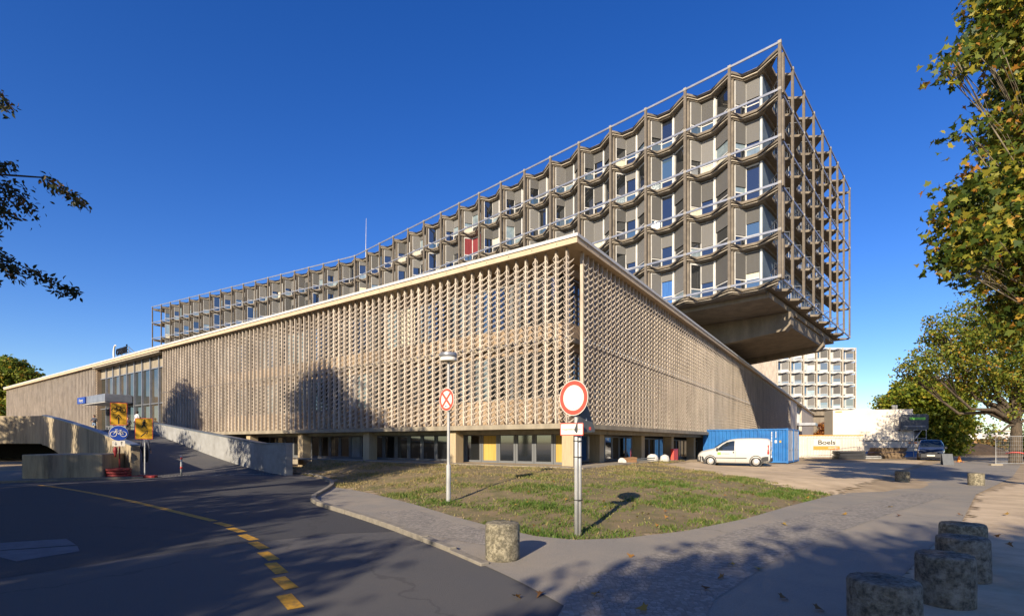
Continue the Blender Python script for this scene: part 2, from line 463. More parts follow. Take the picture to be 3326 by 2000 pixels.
# ================================================================== terrain
CX, CY = 2.6, 20.8                       # corner of the low building
A_LOW = R(55.35)
RX, RY = math.cos(A_LOW), math.sin(A_LOW)        # along the shaded face
LX, LY = -RY, RX                                  # along the sunny face
def low(x, y, z=0.0):
    return Vector((CX + RX*x + LX*y, CY + RY*x + LY*y, z))
def sst(a):
    a = min(1.0, max(0.0, a)); return a*a*(3-2*a)
def inside(P, x, y):
    r = np.zeros(len(x), bool); n = len(P)
    for i in range(n):
        xa, ya = P[i]; xb, yb = P[(i+1) % n]
        c = ((ya > y) != (yb > y)) & (x < (xb-xa)*(y-ya)/((yb-ya) if abs(yb-ya) > 1e-9 else 1e-9) + xa)
        r ^= c
    return r
def smooth_path(pts, it=2):
    for _ in range(it):
        q = [pts[0]]
        for a, b in zip(pts, pts[1:]):
            q += [a*0.75+b*0.25, a*0.25+b*0.75]
        q.append(pts[-1]); pts = q
    return pts
# kerb line, from the ramp wall to the foreground
kerb_px = [(702,1141),(750,1144),(780,1152),(798,1161),(803,1169),(790,1181),(762,1195),(752,1203),(757,1212),(780,1221),(850,1241),(950,1275),(1050,1312),(1130,1345),(1250,1398),(1400,1480),(1480,1530)]
kerb = smooth_path([gp(*p) for p in kerb_px], 2)
lawn_edge_px = [(806,1172),(860,1180),(900,1188),(1000,1213),(1100,1243),(1180,1264),(1290,1288),(1385,1297),(1500,1293),(1650,1276),(1800,1246),(1900,1217),(2010,1190)]
lawn_edge = [gp(x, y, 0.03) for x, y in lawn_edge_px]
EDGE_L = [(p.x, p.y) for p in kerb[:17]] + [(p.x, p.y) for p in lawn_edge]
EDGE_P = np.array(EDGE_L + [(30, 26), (60, 60), (-14, 60), (-11.6, 26)])
TX0, TY0, TRES = -20.0, 4.0, 0.25
_gx, _gy = np.meshgrid(TX0 + np.arange(261)*TRES, TY0 + np.arange(241)*TRES, indexing='ij')
def _hmap():
    X, Y = _gx.ravel(), _gy.ravel()
    S_ = lambda a: (lambda t: t*t*(3-2*t))(np.clip(a, 0, 1))
    dx, dy = X - CX, Y - CY
    lx = dx*RX + dy*RY; ly = dx*LX + dy*LY
    ox = np.maximum(0, -lx); oy = np.maximum(0, -ly)
    h = 0.56*np.maximum(0, 1 - np.hypot(ox, oy)/12.0)
    h *= np.where(lx > 0, (1 - 0.85*S_((lx-6)/24.0))*(1 - S_((oy-1)/5.0)*S_((lx-4)/8.0)), 1)
    h *= S_((np.hypot(X-14.9, Y-33.0)-2.4)/3.0)
    d = np.full(len(X), 1e9)
    for (xa, ya), (xb, yb) in zip(EDGE_L, EDGE_L[1:]):
        ex, ey = xb-xa, yb-ya; t = np.clip(((X-xa)*ex + (Y-ya)*ey)/max(ex*ex+ey*ey, 1e-9), 0, 1)
        d = np.minimum(d, np.hypot(X-xa-t*ex, Y-ya-t*ey))
    ins = inside(EDGE_P, X, Y)
    h = np.where(ins, h*S_(d/3.5) + 0.02*S_(d/0.6), 0.0)
    return h.reshape(_gx.shape)
HM = _hmap()
def terrain_np(X, Y):
    fx = np.clip((np.asarray(X)-TX0)/TRES, 0, 259.999); fy = np.clip((np.asarray(Y)-TY0)/TRES, 0, 239.999)
    i = fx.astype(int); j = fy.astype(int); u = fx-i; v = fy-j
    return HM[i,j]*(1-u)*(1-v) + HM[i+1,j]*u*(1-v) + HM[i,j+1]*(1-u)*v + HM[i+1,j+1]*u*v
def terrain(X, Y):
    return float(terrain_np(X, Y))

def grid_sheet(name, poly, res, z, m, kind='structure', label=None, jag=0.0, cat=None, use_terrain=True):
    """a sheet made of small cells inside a ground polygon, following the terrain"""
    P = np.array([(p[0], p[1]) for p in poly])
    x0, y0 = P.min(0); x1, y1 = P.max(0)
    nx = int((x1-x0)/res)+2; ny = int((y1-y0)/res)+2
    xs = x0 + np.arange(nx)*res; ys = y0 + np.arange(ny)*res
    gx, gy = np.meshgrid(xs[:-1]+res/2, ys[:-1]+res/2, indexing='ij')
    if jag:
        gx = gx + rng.normal(0, jag, gx.shape); gy = gy + rng.normal(0, jag, gy.shape)
    ins = inside(P, gx.ravel(), gy.ravel()).reshape(gx.shape)
    idx = -np.ones((nx, ny), int); vs = []; fs = []
    def vid(i, j):
        if idx[i, j] < 0:
            idx[i, j] = len(vs)
            zz = terrain(xs[i], ys[j]) if use_terrain else 0.0
            vs.append((xs[i], ys[j], zz + z))
        return idx[i, j]
    for i, j in zip(*np.nonzero(ins)):
        fs.append((vid(i, j), vid(i+1, j), vid(i+1, j+1), vid(i, j+1)))
    me = bpy.data.meshes.new(name); me.from_pydata([tuple(map(float, v)) for v in vs], [], [tuple(int(a) for a in f) for f in fs]); me.materials.append(m)
    me.polygons.foreach_set('use_smooth', [True]*len(me.polygons))
    return mk(name, me, kind=kind, label=label, cat=cat)
def flat_sheet(name, poly, z, m, kind='structure', th=0.0, **kw):
    b = MB()
    b.add([(p[0], p[1], z) for p in poly], [tuple(range(len(poly)))])
    me = b.mesh(name, m)
    bm = bmesh.new(); bm.from_mesh(me)
    bmesh.ops.triangulate(bm, faces=bm.faces[:])
    bmesh.ops.recalc_face_normals(bm, faces=bm.faces[:])
    for f in bm.faces:
        if f.normal.z < 0:
            f.normal_flip()
    bm.to_mesh(me); bm.free()
    return mk(name, me, kind=kind, **kw)

# the ground: one sheet to the horizon, finer near the camera
def make_ground():
    xs = sorted(set([-3000, -1200, -500, -200, -90] + [round(-60 + i*1.0, 3) for i in range(121)] + [90, 200, 500, 1200, 3000]))
    ys = sorted(set([-600, -150, -60, -20] + [round(-6 + i*0.8, 3) for i in range(90)] + [90, 130, 250, 600, 1500, 3500]))
    vs = []; fs = []
    for y in ys:
        for x in xs:
            vs.append((x, y, terrain(x, y) - 0.012))
    n = len(xs)
    for j in range(len(ys)-1):
        for i in range(n-1):
            fs.append((j*n+i, j*n+i+1, (j+1)*n+i+1, (j+1)*n+i))
    me = bpy.data.meshes.new('ground'); me.from_pydata(vs, [], fs); me.materials.append(M['ground'])
    me.polygons.foreach_set('use_smooth', [True]*len(me.polygons))
    mk('ground', me, kind='structure')
make_ground()

def resample(pts, step):
    out = [pts[0].copy()]; acc = 0.0
    for a, b in zip(pts, pts[1:]):
        L_ = (b-a).length; d = step - acc
        while d <= L_:
            out.append(a + (b-a)*(d/L_)); d += step
        acc = (acc + L_) % step
    return out
road_poly = [(-70, -12)] + [(p.x, p.y) for p in [Vector((3, -12, 0))]] + [(p.x, p.y) for p in reversed(kerb)] + [(-11.6, 26.5), (-17.5, 26.0), (-24, 24.6), (-70, 25.5)]
flat_sheet('road', road_poly, 0.0, M['asphalt'])

# darker resurfaced part of the road
rs = [(-400,1450),(0,1394),(300,1346),(560,1311),(800,1286),(960,1280),(880,1252),(770,1219),(744,1205),(754,1194),(784,1180),(796,1168),(785,1158),(700,1151),(345,1158),(0,1172),(-400,1190)]
flat_sheet('resurfaced_road', [(gp(*q).x, gp(*q).y) for q in rs], 0.0025, M['asphalt_new'])
# kerb stones
kr = empty('kerb', kind='structure')
kp = resample(kerb, 0.95)
for a, b in zip(kp, kp[1:]):
    d = (b - a); L_ = d.length
    if b.y < 6.1: break
    near = sst((a.y - 5.5) / 4.0)
    h = 0.012 + 0.085 * near
    mb = MB(); mb.box((0.006, -0.065, -0.1), (L_-0.006, 0.065, h))
    o = mb.build('kerb_stone', M['kerb'], kr, loc=(a.x, a.y, random.uniform(-0.004, 0.004)), rot=(0, 0, math.atan2(d.y, d.x) + random.uniform(-.012, .012)))
    bevel(o, 0.012, 2)

# pavement between kerb and lawn, running on as the wide path to the right
path_right_px = [(2090,1170),(2170,1138),(2260,1116),(2400,1108)]
path_poly = [(p.x-0.02, p.y) for p in kerb[16:]] + [(1.3, 2.4), (3.4, 2.4)]
path_poly = path_poly + [(gp(2060,1500).x, gp(2060,1500).y), (gp(2165,1400).x, gp(2165,1400).y), (gp(2235,1328).x, gp(2235,1328).y), (gp(2318,1258).x, gp(2318,1258).y), (gp(2352,1192).x, gp(2352,1192).y), (gp(2440,1150).x, gp(2440,1150).y), (gp(2460,1120).x, gp(2460,1120).y), (gp(2420,1104).x, gp(2420,1104).y)]
path_poly += [(gp(x, y).x, gp(x, y).y) for x, y in reversed(path_right_px)]
path_poly += [(p.x, p.y) for p in reversed(lawn_edge)]
flat_sheet('footpath', path_poly, 0.010, M['path'])
# small mosaic paving bands laid in the path
mos1 = [gp(x, y, 0.036) for x, y in [(1330,1484+20),(1395,1390),(1560,1335),(1800,1268),(2020,1222),(2210,1182),(2290,1190),(2130,1240),(1990,1290),(1860,1350),(1720,1440),(1690,1504)]]
flat_sheet('mosaic_paving', [(p.x, p.y) for p in mos1], 0.015, M['mosaic'])
mos2 = [gp(x, y, 0.034) for x, y in [(900,1230),(1000,1225),(1120,1262),(1240,1298),(1180,1312),(1050,1290),(960,1258)]]
flat_sheet('mosaic_strip', [(p.x, p.y) for p in mos2], 0.014, M['mosaic'])
# sandy ground between the lawn and the containers
sand_px = [(1640,1136),(1700,1122),(1900,1120),(2090,1112),(2240,1108),(2170,1138),(2090,1171),(2012,1192),(1940,1186),(1840,1174),(1740,1163),(1650,1152),(1590,1142)]
sand = [gp(x, y, 0.0) for x, y in sand_px]
grid_sheet('sandy_ground', [(p.x, p.y) for p in sand], 0.15, 0.005, M['sand'], jag=0.12)
sand2 = [gp(x, y) for x, y in [(2062,1500),(2165,1402),(2237,1330),(2320,1259),(2354,1193),(2468,1160),(2600,1180),(2900,1300),(2900,1520)]]
grid_sheet('sandy_verge', [(p.x, p.y) for p in sand2], 0.2, 0.005, M['sand'], jag=0.05)

# the lawn
lawn_top = [low(-0.9, -1.0), low(-0.9, 26.0)]
lawn_poly = [(p.x, p.y) for p in lawn_edge] + [(gp(x, y).x, gp(x, y).y) for x, y in [(1900,1178),(1750,1163),(1650,1150),(1600,1141)]] + [(low(14, -1.0).x, low(14, -1.0).y)] + [(p.x, p.y) for p in lawn_top] + [(-9.0, 22.5), (-6.6, 18.5)]
grid_sheet('lawn', lawn_poly, 0.16, 0.0, M['lawnsoil'], jag=0.05)
LAWN = np.array(lawn_poly)

# paved strip along the building foot
ps = empty('foot_paving', kind='structure')
def paving_slab(p, zs):
    mb = MB(); O_ = p[0]
    mb.add([(q.x-O_.x, q.y-O_.y, z-0.06) for q, z in zip(p, zs)] + [(q.x-O_.x, q.y-O_.y, z) for q, z in zip(p, zs)], [(3,2,1,0),(4,5,6,7),(0,1,5,4),(1,2,6,5),(2,3,7,6),(3,0,4,7)])
    mb.build('paving_slab', M['base'], ps, loc=(O_.x, O_.y, random.uniform(-.006, .004)))
for k in range(24):
    y0 = k*1.1 - 0.9; y1 = y0 + 1.085
    paving_slab([low(-0.9, y0), low(-0.02, y0), low(-0.02, y1), low(-0.9, y1)], [0.575]*4)
for k in range(14):
    q = [low(k*1.1, -0.9), low(k*1.1+1.085, -0.9), low(k*1.1+1.085, -0.02), low(k*1.1, -0.02)]
    paving_slab(q, [terrain(v.x, v.y) + 0.025 for v in q])

# yellow road marking
ym = empty('road_marking', kind='structure')
def strip(pts, w, z):
    b = MB(); L_ = []; R_ = []
    for i, p in enumerate(pts):
        d = (pts[min(i+1, len(pts)-1)] - pts[max(i-1, 0)]).normalized()
        n = Vector((-d.y, d.x, 0)) * (w/2)
        L_.append(p+n); R_.append(p-n)
    n = len(pts)
    b.add([(p.x, p.y, z) for p in L_] + [(p.x, p.y, z) for p in R_], [(i, n+i, n+i+1, i+1) for i in range(n-1)])
    return b
yl = smooth_path([gp(x, y) for x, y in [(95,1169),(140,1174),(200,1184),(300,1203),(400,1227),(516,1255)]], 2)
strip(yl, 0.15, 0.005).build('solid_line', M['yellow'], ym)
dash_px = [((523,1259),(556,1268)),((554,1272),(585,1282)),((583,1288),(613,1301)),((609,1306),(638,1322)),((633,1330),(661,1349)),((651,1356),(680,1381)),((671,1391),(703,1418)),((684,1433),(714,1466))]
for a, b in dash_px:
    a = gp(*a); b = gp(*b)
    mid = (a + b) / 2
    dirs = gp((523+0), 1259)
    strip([a, mid, b], 0.15, 0.005).build('dash', M['yellow'], ym)
dash2 = [gp(690,1480), gp(712,1520)]
pl = [gp(x, y) for x, y in [(-20,1308),(165,1297),(212,1323),(250,1345)]]
for q in (((-12,1309),(160,1298),(183,1313),(-30,1328)), ((-20,1329),(186,1315),(192,1328),(40,1353),(-10,1340))):
    flat_sheet('concrete_plate', [(gp(*p).x, gp(*p).y) for p in q], 0.006, M['patch'])

# ================================================================== the low building
LB = empty('clinic_building', (CX, CY, 0), A_LOW, label='long low clinic building wrapped in screens of horned concrete fins', cat='building')
Z0, Z1, ZR = 2.44, 9.86, 10.26           # screens from Z0 to Z1, roof top ZR
YL_END, XR_END = 101.0, 200.0
G0, G1 = 41.6, 59.5                      # glazed entrance on the sunny face

def L_box(name, a, b, m, parent=LB, bev=0.0):
    mb = MB(); mb.box(a, b); o = mb.build(name, m, parent)
    if bev: bevel(o, bev, 2)
    return o
# roof: slab, buff fascia, white flashing
mb = MB(); mb.box((-0.30, -0.30, 9.90), (XR_END, YL_END, 10.10)); mb.build('roof_slab', M['fascia'], LB)
mb = MB(); mb.box((0.254, 0.254, 10.101), (XR_END-0.1, YL_END-0.1, 10.15)); mb.build('roof_bounce_cut', M['bouncecut'], LB)  # unseen dark sheet added so the roof bounces less sun onto the girder
mb = MB()
mb.box((-0.36, -0.36, 9.86), (-0.302, YL_END, 10.09)); mb.box((-0.30, -0.36, 9.86), (XR_END, -0.302, 10.09))
fa = mb.build('fascia', M['fascia'], LB)
mb = MB()
mb.box((-0.41, -0.41, 10.10), (0.25, YL_END, 10.235)); mb.box((0.252, -0.41, 10.10), (XR_END, 0.25, 10.235))
mb.build('roof_flashing', M['flash'], LB)
mb = MB()
for k in range(40):
    mb.lathe([(0.018, 0), (0.018, 0.012)], 8, M=Matrix.Translation((-0.361, 0.6 + k*1.25, 9.98)) @ Matrix.Rotation(R(-90), 4, 'Y'))
for k in range(30):
    mb.lathe([(0.018, 0), (0.018, 0.012)], 8, M=Matrix.Translation((0.6 + k*1.25, -0.361, 9.98)) @ Matrix.Rotation(R(90), 4, 'X'))
o = mb.build('fascia_bolts', M['dark'], LB); o['kind'] = 'stuff'
# base slab and beam under the screens
L_box('base_slab', (-0.28, -0.28, 2.17), (XR_END, YL_END, 2.40), M['base'], bev=0.02)
L_box('edge_beam', (0.35, 0.35, 1.98), (XR_END-1, YL_END-1, 2.168), M['base'])
# columns
for t in [0.02, 6.6, 13.2, 19.8, 26.4, 33.0]:
    L_box('column', (0.02, t, -0.2), (0.62, t + 0.55, 2.17), M['column'], bev=0.015)
for t in [4.3, 10.3, 16.3, 22.3, 28.3, 34.3, 40.3]:
    L_box('column', (t, 0.75, -0.2), (t + 0.55, 1.35, 2.17), M['column'], bev=0.015)
# basement windows set back from the columns
def sub(o, parent):
    o.parent = parent; return o
bw_frame = MB()
bw_frame.box((-0.035, 0.0, 0.0), (0.035, 0.11, 1.5)); bw_frame.box((-0.035, 0.93, 0.0), (0.035, 1.04, 1.5))
bw_frame.box((-0.035, 0.11, 0.0), (0.035, 0.93, 0.16)); bw_frame.box((-0.035, 0.11, 1.40), (0.035, 0.93, 1.5))
bw_frame_me = bw_frame.mesh('window_frame', M['winframe'])
pane = MB(); pane.box((0.0, 0.11, 0.16), (0.02, 0.93, 1.40)); 
pane_me = {k: pane.mesh('pane', M[k]) for k in ('glass', 'glassblue', 'curtain_yellow', 'glasspale', 'curtain_blue')}
def basement(i, face):
    pick = random.random()
    if face == 0:
        y = 0.62 + i*1.06
        loc, rz = (1.25, y, 0.52), 0.0
        pm = {0: 'curtain_yellow', 4: 'curtain_yellow', 10: 'glass'}.get(i, 'glass' if pick < .92 else 'glasspale')
    else:
        loc, rz = (0.75 + i*1.06, 1.0, 0.52 - 0.012*i), R(-90)
        loc = (1.75 + i*1.06 , 1.75, loc[2])
        pm = {1: 'glassblue', 2: 'curtain_blue', 0: 'curtain_yellow'}.get(i, 'glass')
    f = mk('basement_window', bw_frame_me, LB, loc=loc, rot=(0, 0, rz))
    mk('pane', pane_me[pm], f)
for i in range(24): basement(i, 0)
for i in range(24): basement(i, 1)
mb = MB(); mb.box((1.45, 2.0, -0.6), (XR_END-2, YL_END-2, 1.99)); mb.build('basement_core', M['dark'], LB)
L_box('basement_plinth', (1.17, 0.5, -0.3), (1.32, 27, 0.52), M['base'])
L_box('basement_plinth', (1.34, 1.66, -0.6), (27, 1.84, 0.40), M['base'])

# inner walls behind the screens: buff bands and window rows
def bands(face, a, b):
    for z0, z1 in ((2.44, 3.64), (5.80, 7.04), (9.30, 9.90)):
        if face == 0: L_box('spandrel_band', (0.92, a, z0), (1.25, b, z1), M['spandrel'])
        else: L_box('spandrel_band', (a, 0.92, z0), (b, 1.25, z1), M['spandrel'])
    if face == 0: L_box('floor_slab', (0.60, a, 6.08), (0.918, b, 6.30), M['base'])
    else: L_box('floor_slab', (a, 0.60, 6.08), (b, 0.918, 6.30), M['base'])
bands(0, 1.26, G0 - 0.3); bands(0, G1 + 0.3, YL_END - 0.2); bands(1, 0.92, 120.0)
uw = {}
for w in (1.3, 2.6):
    f = MB()
    f.box((-0.04, 0, 0), (0.04, 0.09, 2.2)); f.box((-0.04, w-0.09, 0), (0.04, w, 2.2)); f.box((-0.04, .09, 0), (0.04, w-.09, .08)); f.box((-0.04, .09, 2.12), (0.04, w-.09, 2.2))
    f.box((-0.03, w*0.62-0.03, 0.08), (0.03, w*0.62+0.03, 2.12))
    p = MB(); p.box((0.0, .09, .08), (.02, w-.09, 2.12))
    uw[w] = (f.mesh('window_frame', M['winframe']), {k: p.mesh('pane', M[k]) for k in ('glass', 'glassblue', 'glasspale', 'curtain', 'white')})
def upper_window(face, t, z, w):
    loc = (1.05, t, z) if face == 0 else (t, 1.05, z)
    f = mk('window', uw[w][0], LB, loc=loc, rot=(0, 0, 0) if face == 0 else (0, 0, R(-90)))
    if face == 1: f.location = (t, 1.05, z)
    k = random.choices(['glass', 'glassblue', 'glasspale', 'curtain', 'white'], [.52, .24, .2, .03, .01])[0]
    mk('pane', uw[w][1][k], f)
for z in (3.62, 7.02):
    t = 1.3
    while t + 1.3 < G0:
        upper_window(0, t, z, 1.3); t += 1.3
    t = 1.3
    while t < 44:
        upper_window(1, t, z, 2.6); t += 2.6
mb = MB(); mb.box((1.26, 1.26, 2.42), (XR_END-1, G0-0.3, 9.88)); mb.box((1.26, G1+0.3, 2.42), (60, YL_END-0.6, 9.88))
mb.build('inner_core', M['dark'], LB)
L_box('end_wall', (0.3, YL_END-0.5, 0.0), (60, YL_END-0.2, 9.88), M['spandrel'])

# ---- the concrete screens: every column is a spine with pairs of curved horns
def column_mesh(seg, n_ring, layers, shift, amp=0.125, nose=0.10):
    b = MB()
    b.box((-0.036, -nose, Z0 - 0.02), (0.036, 0.07, Z1))
    pitch = 0.262
    n = int((Z1 - Z0 - 0.1) / pitch)
    for i in range(n):
        zc = Z0 + 0.07 + shift + i * pitch
        for layer, (dy, dz, up, reach, r0_) in enumerate(layers):
            for s in (-1, 1):
                pts = []; rad = []
                for j in range(seg + 1):
                    t = j / seg
                    x = s * (0.02 + reach * t)
                    z = zc + dz + up * (amp * t ** 1.7 - amp*0.4)
                    y = dy + (-0.06 if layer == 0 else 0.06) * t * t
                    pts.append((x, y, z)); rad.append(r0_ * (1 - t) ** 0.9 + 0.009)
                b.tube(pts, rad, n_ring, cap=(seg > 2))
            zz = zc + dz
            if layer == 0:
                b.add([(-0.085, dy, zz - 0.05), (0, dy-0.05, zz - 0.03), (0.085, dy, zz - 0.05), (0, dy+0.045, zz-0.03), (0, dy, zz+0.05), (0, dy, zz-0.12)],
                  [(0,1,4),(1,2,4),(2,3,4),(3,0,4),(1,0,5),(2,1,5),(3,2,5),(0,3,5)])
    return b.mesh('screen_column', M['screen'])
LAY2 = ((-0.095, 0.0, 1, 0.235, 0.038), (0.05, 0.131, -1, 0.215, 0.026))
LAY1 = ((-0.11, 0.0, 1, 0.20, 0.029),)
LAYN = ((-0.095, 0.0, 1, 0.24, 0.042), (0.03, 0.131, -1, 0.12, 0.026))
near_l = [column_mesh(4, 5, LAYN, 0.0, 0.17, 0.115), column_mesh(4, 5, LAYN, 0.125, 0.17, 0.115)]
LAY3 = ((-0.10, 0.0, 1, 0.235, 0.036),)
mid_l = [column_mesh(3, 4, LAY3, 0.125, 0.17, 0.105), column_mesh(3, 4, LAY3, 0.0, 0.17, 0.105)]
near_r = [column_mesh(4, 5, LAY1, 0.0, 0.19, 0.09)]*2
mid_r = [column_mesh(2, 3, LAY1, 0.0, 0.19, 0.09)]*2
mid_cols = mid_r[0]
def cols(face, a, b, step, meshes):
    t = a; i = 0
    while t < b:
        loc = (0.0, t, 0.0) if face == 0 else (t, 0.0, 0.0)
        mk('screen_column', meshes[i % 2], LB, loc=loc, rot=(0, 0, R(90)) if face == 0 else (0, 0, 0))
        t += step; i += 1
cols(0, 0.30, 18.0, 0.52, near_l); cols(0, 0.30 + 0.52*35, G0 - 0.1, 0.52, mid_l)
cols(1, 0.80, 30.0, 0.50, near_r); cols(1, 0.80 + 0.5*59, 60.0, 0.50, mid_r)
far = MB()
def far_cols(face, a, b, step):
    nv = np.array([v.co[:] for v in mid_cols.vertices]); pf = [tuple(p.vertices) for p in mid_cols.polygons]
    V = []; F = []
    t = a; k = 0
    while t < b:
        q = nv.copy()
        if face == 0:
            q = np.stack([-nv[:,1], nv[:,0] + t, nv[:,2]], 1)
        else:
            q[:,0] += t
        V.append(q); F += [tuple(i + k*len(nv) for i in p) for p in pf]
        t += step; k += 1
    me = bpy.data.meshes.new('far_screen_columns'); me.from_pydata(np.concatenate(V).tolist(), [], F); me.materials.append(M['screen'])
    o = mk('far_screen_columns', me, LB); o['kind'] = 'stuff'
far_cols(0, G1 + 0.2, YL_END, 0.52)
far_cols(1, 60.4, 89.0, 0.50)
# a line of bright clips half way up the screens
mb = MB()
for k in range(80):
    mb.box((-0.125, 0.275 + k*0.52, 6.02), (-0.09, 0.325 + k*0.52, 6.08))
for k in range(117):
    mb.box((0.775 + k*0.5, -0.155, 6.02), (0.825 + k*0.5, -0.09, 6.08))
o = mb.build('screen_clips', M['rail'], LB); o['kind'] = 'stuff'
# plain panels, side entrance and glazing at the far end of the shaded face
L_box('concrete_panel', (89.3, -0.05, 2.42), (103, 0.9, 9.86), M['screen'])
L_box('concrete_panel', (115.5, -0.05, 2.42), (198, 0.9, 9.86), M['screen'])
L_box('side_glazing', (103.02, 0.5, 2.42), (115.48, 0.8, 9.86), M['glass'])
for k in range(7):
    L_box('mullion', (103.3 + k*1.95, 0.35, 2.42), (103.5 + k*1.95, 0.498, 9.86), M['white'])
L_box('side_canopy', (104, -3.4, 5.2), (112, 0.3, 5.75), M['rail'])

# ---- glazed main entrance
M['entglass'] = mat('entrance_glass', (0.10, 0.075, 0.04), (0.03, 0.035, 0.03), rough=0.03, scale=0.12, spec=1.0, lohi=(0.42, 0.58))
M['entglass'].node_tree.nodes['Principled BSDF'].inputs['IOR'].default_value = 2.0
L_box('entrance_soffit', (-0.28, G0+0.05, 9.70), (3.0, G1-0.05, 9.858), M['base'])
L_box('entrance_return', (0.15, G0-0.28, 2.42), (2.6, G0-0.02, 9.69), M['spandrel'])
L_box('entrance_return', (0.15, G1+0.02, 2.42), (2.6, G1+0.28, 9.69), M['spandrel'])
nb = 9
w = (G1 - G0) / nb
for k in range(nb):
    y0 = G0 + k*w
    L_box('entrance_pane', (0.55, y0+0.06, 2.7), (0.58, y0+w-0.06, 8.55), M['entglass'])
    L_box('entrance_fascia_panel', (0.51, y0+0.06, 8.65), (0.58, y0+w-0.06, 9.69), M['base'])
    L_box('mullion', (0.37, y0-0.06, 2.6), (0.59, y0+0.06, 9.69), M['winframe'] if k in (0,) else M['rail'])
L_box('transom', (0.45, G0, 8.56), (0.548, G1, 8.64), M['rail'])
L_box('transom', (0.45, G0, 5.2), (0.548, G1, 5.32), M['winframe'])
# canopy over the entrance doors
cpy = L_box('entrance_canopy', (-1.9, 49.8, 5.55), (0.36, 56.6, 6.3), M['rail'], bev=0.03)
L_box('canopy_soffit', (-1.85, 49.85, 5.48), (0.35, 56.55, 5.54), M['white'], parent=LB)
sb = L_box('canopy_sign', (-2.02, 55.2, 5.6), (-1.905, 57.6, 6.26), M['signblue'])
text('canopy_lettering', 'Eingang', 0.42, M['signwhite'], LB, (-2.03, 56.4, 5.93), (R(90), 0, R(-90)), 0.005)
# roof lettering
RL = empty('roof_sign', low(-0.1, 51.7, 10.26), A_LOW + R(-90), label='dark roof lettering with a tall white letter C above the glazed entrance', cat='sign')
text('letters', 'CHARITÉ', 0.95, M['black'], RL, (0.45, 0, 0.55), (R(90), 0, 0), 0.06, sx=0.78)
cm = MB()
pts = [(0.62*math.cos(a)*0.75, 0, 0.62 + 0.85*math.sin(a)) for a in [R(55 + i*(250)/20) for i in range(21)]]
cm.tube(pts, [0.03 + 0.06*math.sin(math.pi*i/20) for i in range(21)], 8)
cmo = cm.build('tall_letter', M['signwhite'], RL, smooth=True); cmo.location = (-1.35, 0, -0.1)
fr = MB()
for x in (-1.2, 0.0, 1.2, 2.0):
    fr.bar((x, 0.1, 0), (x, 0.1, 0.9), 0.04, 0.04); fr.bar((x, 0.1, 0.85), (x, 1.0, 0), 0.04, 0.04)
fr.bar((-1.3, 0.1, 0.35), (2.1, 0.1, 0.35), 0.04, 0.04)
fr.build('sign_frame', M['galv'], RL)
# ================================================================== the ramp and the deck on the left
ra, rb = Vector((-17.0, 22.2, 0)), Vector((-10.7, 23.6, 0.12))     # near ends of the two parapets
rd = Vector((-0.765, 0.644, 0))
RLEN = 27.0
rc, re_ = ra + rd*RLEN, rb + rd*(RLEN-1.5)
ZD = 2.62
def para_wall(name, pts, th, m, cap, label, cat='wall'):
    """wall along points (x, y, zbottom, ztop)"""
    e = empty(name, (pts[0][0], pts[0][1], 0), label=label, cat=cat)
    b = MB(); c = MB(); n = len(pts); O = Vector((pts[0][0], pts[0][1], 0))
    Ls = []; Rs = []
    for i, p in enumerate(pts):
        a = Vector(pts[max(i-1, 0)][:2] + (0,)); q = Vector(pts[min(i+1, n-1)][:2] + (0,))
        d = (q - a).normalized(); s = Vector((-d.y, d.x, 0)) * th/2
        Ls.append((Vector((p[0], p[1], 0)) + s - O)); Rs.append((Vector((p[0], p[1], 0)) - s - O))
    vs = []
    for i, p in enumerate(pts):
        vs += [(Ls[i].x, Ls[i].y, p[2]), (Rs[i].x, Rs[i].y, p[2]), (Rs[i].x, Rs[i].y, p[3]), (Ls[i].x, Ls[i].y, p[3])]
    fs = [(0,1,2,3), tuple(4*(n-1)+k for k in (3,2,1,0))]
    for i in range(n-1):
        o = 4*i
        for k in range(4):
            fs.append((o+k, o+4+k, o+4+(k+1) % 4, o+(k+1) % 4))
    b.add(vs, fs)
    bevel(b.build('wall_body', m, e), 0.02, 2)
    if cap:
        vs = []
        for i, p in enumerate(pts):
            l = Ls[i] + (Ls[i]-Rs[i])*0.08; r = Rs[i] - (Ls[i]-Rs[i])*0.08
            vs += [(l.x, l.y, p[3]+0.003), (r.x, r.y, p[3]+0.003), (r.x, r.y, p[3]+0.06), (l.x, l.y, p[3]+0.06)]
        c.add(vs, fs)
        c.build('coping', cap, e)
    return e
# ramp surface and terrace
def ramp_z(t): return ZD * sst(t / 27.0) * 0.6 + ZD * min(1, max(0, t/26.0)) * 0.4
b = MB(); N_ = 24
vs = []
for i in range(N_+1):
    t = -1.5 + i*(28.5)/N_
    p = ra + rd*t; q = rb + rd*(t+0.5)
    vs += [(p.x, p.y, ramp_z(t) + 0.008), (q.x, q.y, ramp_z(t) + 0.008)]
b.add(vs, [(2*i, 2*i+1, 2*i+3, 2*i+2) for i in range(N_)])
b.build('ramp', M['asphalt'], kind='structure')
tp = [rc + rd*-0.2, rb + rd*27.3, low(1.3, G0-0.2), low(1.3, G1+20), rc + rd*22 + Vector((-6, 0, 0)), rc + Vector((-5, 3, 0))]
flat_sheet('terrace', [(p.x, p.y) for p in tp], ZD, M['patch'])
